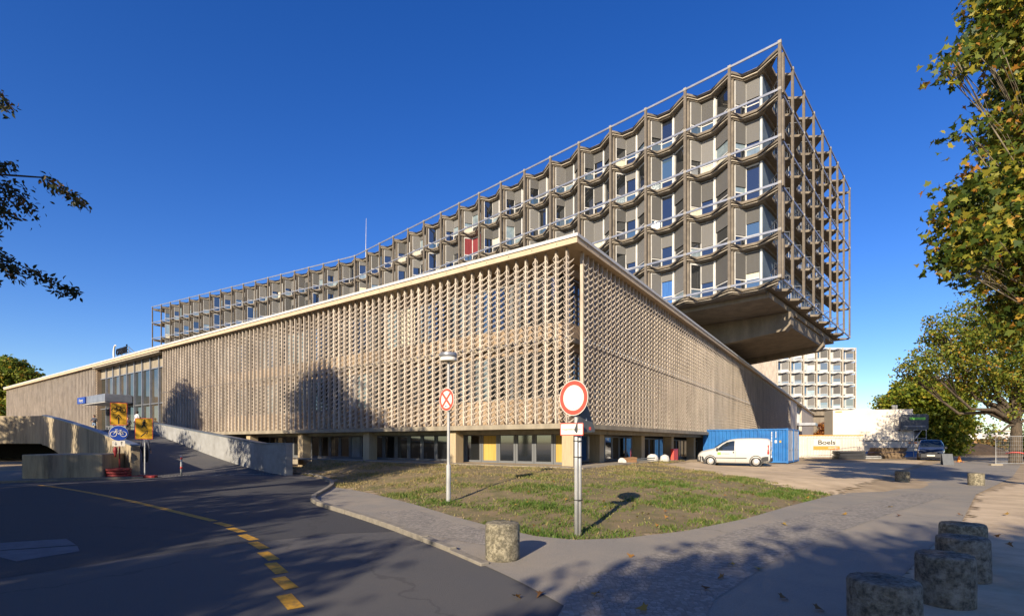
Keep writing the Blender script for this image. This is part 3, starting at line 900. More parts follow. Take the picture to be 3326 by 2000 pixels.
# left parapet with the slab side, climbing and then turning away to the left
W1 = []
for i in range(15):
    t = i * RLEN / 14
    p = ra + rd*t
    zt = 1.42 + (3.72 - 1.42) * (t/RLEN) + 0.12*math.sin(math.pi*t/RLEN)
    zb = -0.05 if t < 5 else ramp_z(t) - 1.25*sst((t-3)/10.0)
    W1.append((p.x, p.y, max(-0.05, zb), zt))
para_wall('ramp_parapet', W1, 0.32, M['parapet'], M['zinc'], 'stained concrete parapet climbing beside the ramp above the dark undercroft', 'parapet')
arc = []
c0 = Vector((W1[-1][0], W1[-1][1], 0))
ang0 = math.atan2(rd.y, rd.x)
p = c0.copy(); a = ang0
for i in range(26):
    if i: p = p + Vector((math.cos(a), math.sin(a), 0)) * (0.5 if i < 9 else 1.5)
    if i < 9: a += R(6.0)
    arc.append((p.x, p.y, ZD - 1.15 if i else ZD-1.2, 3.74))
para_wall('deck_parapet', arc, 0.34, M['parapet'], None, 'curved concrete deck parapet over the dark garage opening', 'parapet')
mb = MB(); 
for i in range(len(arc)-1):
    pass
slabp = [(q[0], q[1]) for q in arc] + [(arc[-1][0]-2, arc[-1][1]+14), (c0.x + 2, c0.y + 16), (c0.x+4.5, c0.y+4)]
mb.prism(slabp, ZD-0.75, ZD-0.02); mb.build('deck', M['parapet2'], kind='structure')
# the undercroft: back wall, pier and concrete blocks
uc = empty('undercroft_wall', (-40, 44, 0), label='dark back wall of the garage under the deck', cat='wall')
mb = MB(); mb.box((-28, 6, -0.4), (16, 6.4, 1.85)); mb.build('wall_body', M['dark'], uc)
pier = MB(); pier.box((-0.35, -0.3, 0), (0.35, 0.3, 1.9))
o = pier.build('undercroft_pier', M['parapet'], loc=at(172, 36.0), rot=(0, 0, R(30)), label='concrete pier standing under the curved deck', cat='pier'); bevel(o, 0.03)
blk = MB(); blk.prism([(0,0),(1.2,-0.12),(1.35,0.4),(2.6,0.9),(2.2,3.0),(-0.6,2.6)], -0.05, 1.08)
bp_ = gp(52, 1158)
o = blk.build('concrete_block', M['parapet'], loc=(bp_.x, bp_.y, 0), label='low stained concrete block in front of the dark garage opening', cat='block'); bevel(o, 0.04, 2)
# pavement strip with kerb in front of the undercroft
lp = [gp(x, y) for x, y in [(-60,1166),(100,1161),(240,1156),(345,1152),(340,1140),(200,1135),(-60,1140)]]
mb = MB(); mb.prism([(p.x, p.y) for p in lp], -0.05, 0.09); mb.build('garage_pavement', M['kerb'], kind='structure')
# right parapet, flat end piece then climbing along the ramp
W2 = [(rb.x, rb.y, -0.1, 1.5)]
for i in range(0, 15):
    t = 2.8 + i * (RLEN - 4.3) / 14
    p = rb + rd*t
    W2.append((p.x, p.y, -0.1, 1.5 + (3.35-1.5)*(i/14.0)))
para_wall('ramp_side_wall', W2, 0.34, M['parapet2'], M['zinc'], 'pale grey ramp wall with a zinc coping beside the lawn', 'wall')
# low ledge where the ramp meets the terrace
lg = MB(); A_ = rc + rd*0.2; B_ = rb + rd*(RLEN+0.1)
lg.bar((A_.x, A_.y, ZD+0.17), ((A_.x*0.45+B_.x*0.55), (A_.y*0.45+B_.y*0.55), ZD+0.17), 0.3, 0.34)
lg.build('terrace_ledge', M['base'], label='low concrete ledge across the top of the ramp', cat='ledge')
# drain grating across the foot of the ramp
dg = empty('drain_grating', (0, 0, 0), label='long slotted metal drain across the foot of the ramp', cat='drain')
A_ = ra + rd*0.6; B_ = rb + rd*0.9
mb = MB(); mb.bar((A_.x, A_.y, 0.012), (B_.x, B_.y, 0.030), 0.34, 0.012); mb.build('channel', M['dark'], dg)
n = 44
sl = MB(); sl.box((-0.022, -0.15, 0), (0.022, 0.15, 0.012)); slm = sl.mesh('slat', M['galv'])
an = math.atan2(B_.y-A_.y, B_.x-A_.x)
for i in range(n):
    f = (i+0.5)/n
    mk('slat', slm, dg, loc=(A_.x + (B_.x-A_.x)*f, A_.y + (B_.y-A_.y)*f, 0.019 + 0.018*f), rot=(0, 0, an))

# ================================================================== the bed tower
BAY, STO, NB = 3.77, 3.62, 17
ZB = 14.42
ZTOP = ZB + 5*STO
TA = R(47.0)
TX, TY = 20.72, 38.0
BEND = R(14.3)
T = empty('bed_tower', (TX, TY, 0), TA, label='tall cantilevered bed tower with a post and rail grid over folded windows', cat='building')
# local frame: long face in the plane x=0 running along +y, end face in the plane y=0 running along +x
def tow(half, q, s):
    """(recess q, distance s along the half) -> local xy"""
    if half == 0:
        return (q, s)
    # second half turns by BEND about (0, NB*BAY)
    dx, dy = -math.sin(BEND), math.cos(BEND)
    nx, ny = math.cos(BEND), math.sin(BEND)
    return (dx*s + nx*q, NB*BAY + dy*s + ny*q)
EDGE = [(0.0, 0.04), (0.045, 0.04), (0.52, 1.05), (0.82, 0.98), (0.955, 0.10), (1.0, 0.04)]     # fraction from the right-hand post, recess of slab edge
WIN = [(0.045, 0.62), (0.45, 1.66), (0.50, 1.69), (0.80, 1.66), (0.955, 0.68)]
EEDGE = [(0.0, 0.04), (0.045, 0.04), (0.44, 1.02), (0.76, 1.02), (0.955, 0.10), (1.0, 0.04)]
ED = 1.66                                 # end wall set back from the end face
def slab_edge(half, off=0.0, n0=0, n1=NB):
    out = []
    for i in range(n0, n1):
        for f, q in EDGE[:-1]:
            out.append(tow(half, q + off, (i+f)*BAY))
    out.append(tow(half, EDGE[-1][1]+off, n1*BAY))
    return out
def end_edge(off=0.0):
    out = []
    for i in range(8):
        for f, q in EEDGE[:-1]:
            out.append(((i+f)*BAY, q + off))
    out.append((8*BAY, 0.04+off))
    return out
for lev in range(6):
    z = ZB + lev*STO - (0.10 if lev < 5 else 0.34)
    # right half with the end face
    for (off, z0, z1, m, nm) in ((0.0, z-0.20, z, M['slab'], 'floor_slab'), (0.30, z-0.46, z-0.203, M['slab'], 'slab_downstand'), (0.10, z-0.35, z-0.28, M['lip'], 'slab_lip')):
        e = end_edge(off)
        poly = (list(reversed(e[1:])) if nm == 'floor_slab' else [(6.3*BAY, ED-0.2), (1.2, ED-0.2)]) + [(0.04+off, 0.04+off)] + slab_edge(0, off)[1:] + [(12, NB*BAY+3), (6.3*BAY, 20), (6.3*BAY, 1.8)] + ([(8*BAY, 1.6)] if nm == 'floor_slab' else [])
        mb = MB(); mb.prism(poly, z0, z1); mb.build(nm, m, T)
        if lev >= 2:
            poly = slab_edge(1, off) + [tow(1, 12, NB*BAY), tow(1, 12, -2.5)]
            mb = MB(); mb.prism(poly, z0, z1); mb.build(nm, m, T)
    # pale upstand edge of the roof
    zr = ZB + lev*STO
    for half in (0, 1):
        if half == 1 and lev < 2: continue
        b = MB(); p = tow(half, 0, 0 if half else -0.05); q = tow(half, 0, NB*BAY)
        b.bar((p[0], p[1], zr), (q[0], q[1], zr), 0.09, 0.17); b.build('rail', M['rail'], T)
    b = MB(); b.bar((0.06, 0, zr-0.003), (8*BAY, 0, zr-0.003), 0.09, 0.17); b.build('rail', M['rail'], T)
# posts
pz0, pz1 = ZB - 0.14, ZTOP + 0.12
pm = MB(); pm.box((-0.09, -0.105, 0), (0.10, 0.105, pz1-pz0)); pmm = pm.mesh('post', M['tpost'])
cl = MB(); cl.box((-0.10, -0.12, -0.10), (0.11, 0.12, 0.12)); clm = cl.mesh('post_collar', M['collar'])
def post(loc, rz):
    o = mk('post', pmm, T, loc=loc, rot=(0, 0, rz))
    for lev in range(6):
        mk('post_collar', clm, o, loc=(0, 0, 0.14 + lev*STO))
for i in range(NB):
    post((0, i*BAY, pz0), 0)
for i in range(NB+1):
    p = tow(1, 0, i*BAY); post((p[0], p[1], pz0), BEND)
for i in range(1, 9):
    post((i*BAY, 0, pz0), R(90))
# far end: open bay posts behind
p = tow(1, BAY*1.0, NB*BAY); post((p[0], p[1], pz0), BEND)
# folded windows
facets = {'a': (WIN[0], WIN[1]), 'b': (WIN[2], WIN[3]), 'c': (WIN[3], WIN[4])}
fh = STO - 0.52
fmesh = {}
DROPS = [0.0, 0.35, 0.55, 0.8, 1.0]
for k, (A, B) in facets.items():
    a = Vector((A[1], A[0]*BAY, 0)); bb = Vector((B[1], B[0]*BAY, 0))
    d = (bb - a); L_ = d.length; d.normalize()
    nrm = Vector((-d.y, d.x, 0))        # outwards is -x
    if nrm.x > 0: nrm = -nrm
    def wall(mb, s0, s1, z0, z1, o0, o1):
        P = [a + d*s0 + nrm*o0, a + d*s1 + nrm*o0, a + d*s1 + nrm*o1, a + d*s0 + nrm*o1]
        mb.add([(p.x, p.y, z0) for p in P] + [(p.x, p.y, z1) for p in P], [(0,1,2,3),(7,6,5,4),(0,4,5,1),(1,5,6,2),(2,6,7,3),(3,7,4,0)])
    fr = MB()
    wall(fr, 0, 0.07, 0, fh, -0.04, 0.05); wall(fr, L_-0.07, L_, 0, fh, -0.04, 0.05)
    wall(fr, 0.07, L_-0.07, 0, 0.10, -0.03, 0.04); wall(fr, 0.07, L_-0.07, 0.78, 0.87, -0.03, 0.045); wall(fr, 0.07, L_-0.07, fh-0.14, fh, -0.03, 0.04)
    fmesh[k, 'frame'] = fr.mesh('window_frame', M['white'])
    for gm in ('glass', 'glassblue', 'glasspale', 'curtain', 'curtain_blue', 'curtain_red', 'white'):
        p = MB(); wall(p, 0.07, L_-0.07, 0.87, fh-0.14, -0.02, 0.0); fmesh[k, 'pane', gm] = p.mesh('pane', M[gm])
        p = MB(); wall(p, 0.07, L_-0.07, 0.10, 0.78, -0.02, 0.0); fmesh[k, 'lower', gm] = p.mesh('lower_pane', M[gm])
    for dr in DROPS[1:]:
        p = MB(); zt = fh - 0.06; zb_ = zt - (zt - 0.90)*dr; wall(p, 0.06, L_-0.06, zb_, zt, 0.06, 0.085); fmesh[k, 'blind', dr] = p.mesh('blind', M['blind'])
wc = MB(); wc.box((WIN[3][1]-0.14, 0.47*BAY-0.075, 0), (WIN[3][1]+0.1, 0.47*BAY+0.075, fh)); wcm = wc.mesh('corner_post', M['white'])
# dummy pier between bays
pr = MB(); pr.box((0.42, -0.16, 0), (0.80, 0.16, fh)); prm = pr.mesh('bay_pier', M['slab'])
ov = {}
def bay(half, i, lev):
    p = tow(half, 0, i*BAY)
    e = mk('window_bay', prm, T, loc=(p[0], p[1], ZB + lev*STO - 0.085), rot=(0, 0, BEND if half else 0))
    ks = 'abc'
    mk('corner_post', wcm, e)
    for k in ks:
        if half == 0 and i == 0 and k == 'a':
            continue
        mk('window_frame', fmesh[k, 'frame'], e)
        g = random.choices(['glass', 'glassblue', 'glasspale', 'curtain'], [.76, .10, .06, .08])[0]
        lo = random.choices(['glass', 'glassblue', 'glasspale', 'curtain'], [.52, .30, .12, .06])[0]
        dr = random.choices(DROPS, [.16, .08, .14, .16, .46])[0]
        if half == 0 and (i, lev) == (9, 3) : g = 'curtain_red'; dr = 0.0
        if half == 0 and i == 2 and lev == 0 and k == 'b': g = 'curtain_blue'; lo = 'curtain_blue'; dr = 0.35
        mk('pane', fmesh[k, 'pane', g], e); mk('lower_pane', fmesh[k, 'lower', lo], e)
        if dr > 0: mk('blind', fmesh[k, 'blind', dr], e)
for i in range(NB):
    for lev in range(5):
        if lev == 0 and i > 4: continue
        if lev == 1 and i > 8: continue
        bay(0, i, lev)
for i in range(NB-1):
    for lev in range(2, 5):
        if lev == 2 and i < 2: continue
        bay(1, i, lev)
# dark body behind
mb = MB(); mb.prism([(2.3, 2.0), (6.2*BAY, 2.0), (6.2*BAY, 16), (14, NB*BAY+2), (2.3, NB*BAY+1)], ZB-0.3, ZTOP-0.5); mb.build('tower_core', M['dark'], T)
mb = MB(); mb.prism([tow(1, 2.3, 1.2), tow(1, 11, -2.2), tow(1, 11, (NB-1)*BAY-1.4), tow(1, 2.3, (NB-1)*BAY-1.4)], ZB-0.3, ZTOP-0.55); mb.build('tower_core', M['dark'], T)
# end wall with doors, balconies and glass balustrades
ew = MB(); ew.box((1.55, ED, ZB-0.09), (6.25*BAY, ED+0.25, ZTOP-0.55)); ew.build('end_wall', M['endwall'], T)
dm = MB(); dm.box((0, -0.03, 0), (1.5, 0, 2.75)); dmm = dm.mesh('balcony_door', M['glassblue'])
df = MB(); df.box((-0.08, -0.05, 0), (0, 0.0, 2.83)); df.box((1.5, -0.05, 0), (1.58, 0.0, 2.83)); df.box((0, -0.05, 2.75), (1.5, 0, 2.83)); df.box((0.71, -0.05, 0), (0.78, -0.032, 2.75))
dfm = df.mesh('door_frame', M['white'])
bg_ = MB()
def bal_panel(A, B, mb):
    mb.add([(A[0], A[1], 0.08), (B[0], B[1], 0.08), (B[0], B[1], 1.05), (A[0], A[1], 1.05), (A[0], A[1]+0.02, 0.08), (B[0], B[1]+0.02, 0.08), (B[0], B[1]+0.02, 1.05), (A[0], A[1]+0.02, 1.05)],
           [(0,1,2,3),(7,6,5,4),(0,4,5,1),(1,5,6,2),(2,6,7,3),(3,7,4,0)])
pts = [(f*BAY, q + 0.10) for f, q in EEDGE]
for A, B in zip(pts[2:-2], pts[3:-2]): bal_panel(A, B, bg_)
bgm = bg_.mesh('balustrade_glass', M['balglass'])
br = MB()
for A, B in zip(pts[1:-1], pts[2:-1]):
    br.bar((A[0], A[1], 1.08), (B[0], B[1], 1.08), 0.05, 0.05)
    n = 2
    for j in range(n+1):
        x = A[0] + (B[0]-A[0])*j/n; y = A[1] + (B[1]-A[1])*j/n
        br.bar((x, y-0.012, 0), (x, y-0.012, 1.08), 0.02, 0.02)
brm = br.mesh('handrail', M['winframe'])
for lev in range(5):
    z = ZB + lev*STO - 0.095
    for i in range(8):
        o = mk('balustrade', brm, T, loc=(i*BAY, 0, z)); mk('balustrade_glass', bgm, o)
        if 0 < i < 6:
            o = mk('balcony_door', dmm, T, loc=(i*BAY + 1.0, ED-0.005, z)); mk('door_frame', dfm, o)
# escape ladders / slim poles on the end face
for x in (0.75, 1.9):
    b = MB(); b.tube([(x, 0.35, ZB), (x, 0.35, ZTOP-0.6)], 0.035, 6); b.build('drain_pipe', M['white'], T)
# under the tower: platform and the box girder that carries it
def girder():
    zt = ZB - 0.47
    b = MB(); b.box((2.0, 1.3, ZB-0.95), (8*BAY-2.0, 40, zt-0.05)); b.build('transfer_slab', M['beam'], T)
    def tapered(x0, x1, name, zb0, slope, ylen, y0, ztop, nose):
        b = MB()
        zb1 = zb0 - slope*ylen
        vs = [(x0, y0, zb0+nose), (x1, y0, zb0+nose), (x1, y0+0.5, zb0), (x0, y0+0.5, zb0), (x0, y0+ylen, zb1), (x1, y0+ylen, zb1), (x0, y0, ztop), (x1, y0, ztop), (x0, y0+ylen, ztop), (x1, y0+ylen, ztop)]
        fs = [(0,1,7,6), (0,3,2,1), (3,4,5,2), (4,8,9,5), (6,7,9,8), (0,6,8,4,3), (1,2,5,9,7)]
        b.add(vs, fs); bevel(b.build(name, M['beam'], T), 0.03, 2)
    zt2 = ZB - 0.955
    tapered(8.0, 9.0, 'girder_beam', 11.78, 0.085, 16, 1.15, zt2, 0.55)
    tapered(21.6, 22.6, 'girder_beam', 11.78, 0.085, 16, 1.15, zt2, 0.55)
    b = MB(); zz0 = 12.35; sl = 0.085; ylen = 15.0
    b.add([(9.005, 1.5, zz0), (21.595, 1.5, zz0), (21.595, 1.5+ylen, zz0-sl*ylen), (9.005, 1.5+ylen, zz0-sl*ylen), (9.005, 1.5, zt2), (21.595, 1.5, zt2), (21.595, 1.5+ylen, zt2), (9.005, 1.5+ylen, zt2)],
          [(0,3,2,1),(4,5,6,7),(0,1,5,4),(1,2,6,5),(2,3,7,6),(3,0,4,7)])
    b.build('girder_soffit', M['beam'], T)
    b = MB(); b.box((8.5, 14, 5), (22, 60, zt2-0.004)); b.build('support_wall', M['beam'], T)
girder()
# lightning mast on the roof
mp = tow(1, 3.0, 0.6)
mw = Matrix.Rotation(TA, 4, 'Z') @ Vector((mp[0], mp[1], 0)) + Vector((TX, TY, 0))
mm = MB(); mm.tube([(0,0,0), (0.05,0,4.0), (0.12,0,8.0)], [0.06, 0.045, 0.02], 6)
ms = empty('roof_mast', (mw.x, mw.y, ZTOP-0.4), label='thin white mast rising from the roof of the bed tower', cat='mast')
mm.build('pole', M['white'], ms)
mb = MB(); mb.box((-0.3, -0.3, 0), (0.3, 0.3, 0.12)); mb.build('foot', M['galv'], ms)

# ================================================================== the second tower, far behind
D2 = 150.0
kL, kR = (2500-1663)/1595.0, (2779-1663)/1595.0
Z2B, Z2T = EYE + (1435-1325)/1595.0*D2, EYE + (1435-1131)/1595.0*D2
st2 = (Z2T - Z2B)/5.0
W2_ = 8*4.15
T2 = empty('far_bed_tower', (kR*D2, D2, 0), R(184), label='pale grid fronted bed tower standing far behind the containers', cat='building')
b2 = 4.15
sc = (1.0, b2/BAY, st2/STO)
for lev in range(6):
    z = Z2B + lev*st2
    mb = MB()
    pl_ = []
    for i in range(8):
        for f, q in EDGE[:-1]: pl_.append(((i+f)*b2, -(q)))
    pl_ += [(8*b2, -0.04), (8*b2, -9), (0, -9)]
    mb.prism(pl_, z-0.42, z-0.1); mb.build('floor_slab', M['white'], T2)
    mb = MB(); mb.bar((0, 0, z), (8*b2, 0, z), 0.12, 0.3); mb.build('rail', M['white'], T2)
    mb = MB(); mb.bar((0, 0, z), (0, -9, z), 0.12, 0.3); mb.build('rail', M['white'], T2)
mb = MB(); mb.box((-0.16, -0.14, Z2B-0.2), (0.16, 0.14, Z2T+0.2)); p2 = mb.mesh('post', M['lip'])
for i in range(9): mk('post', p2, T2, loc=(i*b2, 0, 0))
for i in (1, 2): mk('post', p2, T2, loc=(0, -i*4.0, 0))
for i in range(8):
    for lev in range(5):
        z = Z2B + lev*st2
        e = mk('window_bay', prm, T2, loc=((i)*b2, 0, z-0.08), rot=(0, 0, R(-90)), scale=(1, b2/BAY, st2/STO))
        mk('corner_post', wcm, e)
        for k in 'abc':
            mk('window_frame', fmesh[k, 'frame'], e)
            dr = random.choices(DROPS, [.3, .1, .1, .1, .4])[0]
            mk('pane', fmesh[k, 'pane', random.choice(['glass', 'glassblue', 'glasspale', 'white', 'white'])], e)
            mk('lower_pane', fmesh[k, 'lower', random.choice(['glasspale', 'glassblue', 'white', 'glass'])], e)
            if dr > 0 and k != 'b': mk('blind', fmesh[k, 'blind', dr], e)
mb = MB(); mb.box((1.6, -9, Z2B-0.4), (8*b2, -2.2, Z2T-0.4)); mb.build('tower_core', M['dark'], T2)
mb = MB(); mb.box((7, -9, 3), (8*b2, -2.5, Z2B-0.43)); mb.build('support_wall', M['beam'], T2)
mb = MB(); mb.prism([(2.5, -9), (2.5, -1.5), (8*b2, -1.5), (8*b2, -9)], Z2B-2.2, Z2B-0.435); mb.build('girder', M['beam'], T2)
# lower wing with a plain screen wall between the towers
lw = MB(); lw.box((0, 0, 0), (6.5, 10, 24))
o = lw.build('stair_block', M['screen'], loc=at(1812, 118, 0), rot=(0, 0, R(8)), label='plain buff stair block rising behind the low roof under the cantilever', cat='building')
# ================================================================== bollards
def bollard(loc, r, h, m, label, rz=0.0, tilt=0.0):
    b = MB(); n = 40
    b.lathe([(r*0.985, -0.05), (r*1.0, 0.02), (r*1.005, h*0.5), (r*0.995, h-0.035), (r*0.975, h-0.012), (r*0.94, h), (r*0.5, h+0.006), (0.01, h+0.008)], n)
    # rough, chipped surface
    for i, v in enumerate(b.v):
        x, y, z = v
        a = math.atan2(y, x)
        k = 1 + 0.012*math.sin(3*a + rz) + 0.006*math.sin(11*a + z*20 + rz*3) + random.uniform(-0.006, 0.006)
        b.v[i] = (x*k, y*k, z + (random.uniform(-0.006, 0.004) if z > h*0.9 else 0))
    return b.build('bollard', m, loc=loc, rot=(tilt, tilt*0.5, rz), smooth=True, label=label, cat='bollard', group='round concrete bollards')
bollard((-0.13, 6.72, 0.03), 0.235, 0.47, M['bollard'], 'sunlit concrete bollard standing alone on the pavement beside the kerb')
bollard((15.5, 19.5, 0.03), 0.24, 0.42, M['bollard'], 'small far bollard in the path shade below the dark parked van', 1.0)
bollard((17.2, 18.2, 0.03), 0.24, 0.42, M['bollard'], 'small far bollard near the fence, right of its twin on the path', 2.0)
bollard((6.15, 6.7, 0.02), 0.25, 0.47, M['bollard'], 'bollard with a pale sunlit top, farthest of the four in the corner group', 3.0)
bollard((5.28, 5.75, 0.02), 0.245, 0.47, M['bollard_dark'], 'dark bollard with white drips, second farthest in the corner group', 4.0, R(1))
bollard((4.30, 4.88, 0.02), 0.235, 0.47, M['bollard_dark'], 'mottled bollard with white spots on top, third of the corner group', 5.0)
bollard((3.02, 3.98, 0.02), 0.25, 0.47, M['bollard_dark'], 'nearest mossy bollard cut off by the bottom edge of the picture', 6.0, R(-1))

# ================================================================== traffic signs
def disc(parent, name, m, r0, r1, y, n=48):
    b = MB()
    vs = []; fs = []
    for j in range(n):
        a = 2*math.pi*j/n
        vs += [(r0*math.cos(a), y, r0*math.sin(a)), (r1*math.cos(a), y, r1*math.sin(a)), (r0*math.cos(a), y+0.006, r0*math.sin(a)), (r1*math.cos(a), y+0.006, r1*math.sin(a))]
    for j in range(n):
        k = (j+1) % n
        fs += [(4*j, 4*k, 4*k+1, 4*j+1), (4*j+2, 4*j+3, 4*k+3, 4*k+2), (4*j+1, 4*k+1, 4*k+3, 4*j+3), (4*j, 4*j+2, 4*k+2, 4*k)]
    b.add(vs, fs)
    return b.build(name, m, parent)
def plate(parent, name, m, w, h, y, r=0.02, th=0.004, loc=(0,0,0)):
    b = MB(); pts = []
    for cx, cz, a0 in ((w/2-r, h/2-r, 0), (-w/2+r, h/2-r, 90), (-w/2+r, -h/2+r, 180), (w/2-r, -h/2+r, 270)):
        for i in range(5):
            a = R(a0 + i*22.5); pts.append((cx + r*math.cos(a), cz + r*math.sin(a)))
    n = len(pts)
    b.add([(p[0], y, p[1]) for p in pts] + [(p[0], y+th, p[1]) for p in pts], [tuple(range(n)), tuple(range(2*n-1, n-1, -1))] + [(i, n+i, n+(i+1) % n, (i+1) % n) for i in range(n)])
    return b.build(name, m, parent, loc=loc)

# no-entry post
sp = gp(1389, 1292, 0.0)
NE = empty('sign_post', (sp.x, sp.y, 0.0), label='no entry sign with a fire access plate on a twin steel post by the lawn', cat='traffic sign')
mb = MB(); mb.tube([(0, 0, -0.1), (0, 0, 2.62)], 0.035, 14); mb.build('pole', M['galv'], NE, smooth=True)
mb = MB(); mb.tube([(0.062, 0.02, 0.0), (0.062, 0.02, 2.30)], 0.03, 14); mb.build('pole', M['galv'], NE, smooth=True)
for z in (0.62, 1.35, 1.62):
    mb = MB(); mb.tube([(0.031 + 0.085*math.cos(a)*0.9, 0.01 + 0.055*math.sin(a), z) for a in [2*math.pi*i/16 for i in range(17)]], 0.008, 5); mb.build('band_clamp', M['black'], NE)
FN = facing(-0.69, -0.72)
dz = zat(959, sp.y)
D_ = mk('no_entry_disc', disc(None, 'tmpd', M['signback'], 0.001, 0.3, 0.0).data, NE, loc=(-0.05, -0.05, dz), rot=FN)
bpy.data.objects.remove(bpy.data.objects['tmpd'])
disc(D_, 'white_edge', M['signwhite'], 0.288, 0.299, -0.010)
disc(D_, 'red_ring', M['signred'], 0.215, 0.2875, -0.009)
disc(D_, 'white_field', M['signwhite'], 0.001, 0.2148, -0.0095)
for zz in (0.17, -0.17):
    mb = MB(); mb.lathe([(0.008, 0), (0.008, 0.004)], 8, M=Matrix.Translation((0, -0.0105, zz)) @ Matrix.Rotation(R(90), 4, 'X')); mb.build('rivet', M['galv'], D_)
pz = zat(1034, sp.y)
P_ = plate(NE, 'fire_access_plate', M['signred'], 0.40, 0.21, 0.0, 0.012, loc=(-0.085, -0.05, pz)); P_.rotation_euler = facing(-0.40, -0.92)
plate(P_, 'plate_field', M['signwhite'], 0.375, 0.172, -0.003, 0.004, 0.002)
text('lettering', 'Feuerwehrzufahrt', 0.058, M['black'], P_, (0, -0.0045, -0.002), (R(90), 0, 0), 0.0006, sx=0.78)
# give way sign seen from behind
tri = MB(); rr = 0.035
pts = []
for (cx, cz, a0) in ((0.0, 0.30, 30), (-0.26, -0.16, 150), (0.26, -0.16, 270)):
    for i in range(6):
        a = R(a0 + i*24); pts.append((cx + rr*math.cos(a), cz + rr*math.sin(a)))
n = len(pts)
tri.add([(p[0], 0, p[1]) for p in pts] + [(p[0], 0.008, p[1]) for p in pts], [tuple(range(n)), tuple(range(2*n-1, n-1, -1))] + [(i, n+i, n+(i+1) % n, (i+1) % n) for i in range(n)])
TR = tri.build('triangle_sign_back', M['signback'], NE, loc=(0.16, 0.06, zat(1010, sp.y)-0.02), rot=facing(0.72, -0.69))
plate(TR, 'sticker', M['signred'], 0.055, 0.055, -0.003, 0.004, 0.002, loc=(0.14, 0, -0.13))
plate(TR, 'sticker', M['signwhite'], 0.03, 0.04, -0.003, 0.004, 0.002, loc=(0.03, 0, 0.02))

# street lamp with a no-stopping sign
lx = at(1081, 12.8)
LZ = terrain(lx.x, lx.y)
LA = empty('street_lamp', (lx.x, lx.y, LZ), label='drum shaped street lamp carrying a red no stopping sign on the lawn', cat='street lamp')
hz = zat(851, 12.8) - LZ
mb = MB(); mb.tube([(0,0,-0.2), (0,0,0.95), (0,0,0.98), (0,0,hz-0.2)], [0.062, 0.062, 0.04, 0.034], 16); mb.build('pole', M['galv'], LA, smooth=False)
hd = mb = MB(); mb.lathe([(0.05, 0.0), (0.205, 0.0), (0.212, 0.012), (0.212, 0.095)], 36); mb.build('lamp_diffuser', M['signwhite'], LA, loc=(0, 0, hz-0.21), smooth=True)
mb = MB(); mb.lathe([(0.214, 0.097), (0.219, 0.10), (0.219, 0.20), (0.21, 0.212), (0.05, 0.225)], 36); mb.build('lamp_cap', M['rail'], LA, loc=(0, 0, hz-0.21), smooth=True)
sz = zat(963, 12.8) - LZ
D_ = mk('no_stopping_disc', disc(None, 'tmpd', M['signwhite'], 0.001, 0.30, 0.0).data, LA, loc=(-0.04, -0.05, sz), rot=facing(-0.70, -0.71))
bpy.data.objects.remove(bpy.data.objects['tmpd'])
disc(D_, 'red_ring', M['signred'], 0.225, 0.286, -0.009)
disc(D_, 'pale_field', M['signwhite'], 0.001, 0.2248, -0.0085)
for a in (45, -45):
    mb = MB(); mb.box((-0.235, -0.0125 - (0.001 if a > 0 else 0), -0.03), (0.235, -0.0095, 0.03)); o = mb.build('red_bar', M['signred'], D_, rot=(0, R(a), 0))
mb = MB(); mb.box((-0.05, -0.012, -0.006), (0.05, -0.0095, 0.006)); mb.add([(-0.08, -0.012, 0), (-0.04, -0.012, 0.025), (-0.04, -0.012, -0.025)], [(0,1,2)]); mb.build('arrow', M['signblue'], D_, loc=(0, 0, -0.17))
mb = MB(); mb.tube([(0.05*math.cos(a), 0.05*math.sin(a), sz) for a in [2*math.pi*i/12 for i in range(13)]], 0.009, 5); mb.build('clamp', M['galv'], LA)

# ---- temporary yellow signs at the ramp
def bicycle(parent, s, m, y):
    b = MB()
    def ringp(cx, cz, r, t):
        return [(cx + r*math.cos(2*math.pi*i/20), y, cz + r*math.sin(2*math.pi*i/20)) for i in range(21)]
    for c in (-0.27, 0.27): b.tube([(p[0]*s, p[1], p[2]*s) for p in ringp(c, -0.06, 0.17, 0)], 0.02*s, 4)
    segs = [((-0.27,-0.06),(-0.14,0.16)), ((-0.14,0.16),(0.13,0.16)), ((0.13,0.16),(0.27,-0.06)), ((-0.14,0.16),(0.0,-0.06)), ((0.0,-0.06),(0.13,0.16)), ((0.0,-0.06),(0.27,-0.06)), ((-0.14,0.16),(-0.12,0.24)), ((-0.2,0.24),(-0.04,0.25)), ((0.13,0.16),(0.11,0.22)), ((0.04,0.22),(0.18,0.22))]
    for p, q in segs: b.tube([(p[0]*s, y, p[1]*s), (q[0]*s, y, q[1]*s)], 0.018*s, 4)
    return b.build('bicycle_symbol', m, parent)
def arrow(parent, s, m, y, rot, loc):
    b = MB(); b.box((-0.035*s, y, -0.3*s), (0.035*s, y+0.003, 0.2*s))
    b.add([(-0.17*s, y, 0.06*s), (0, y, 0.30*s), (0.17*s, y, 0.06*s), (0.17*s, y, 0.14*s), (0, y-0.001, 0.40*s), (-0.17*s, y, 0.14*s)], [(0,1,2,3,4,5)])
    return b.build('arrow', m, parent, loc=loc, rot=(0, R(rot), 0))
FACE = facing(0.55, -0.83)
s1 = gp(283, 1150)
D1 = s1.y - 0.6
b1 = at(286, D1)
YB = empty('detour_sign', (b1.x, b1.y, 0), label='yellow bicycle detour sign above a blue cycle sign on red weights', cat='traffic sign')
mb = MB(); mb.tube([(0, 0.05, 0.1), (0, 0.05, zat(972, D1))], 0.028, 10); mb.build('pole', M['redplastic'], YB)
zc = (zat(970, D1) + zat(1024, D1))/2; hh = zat(970, D1) - zat(1024, D1)
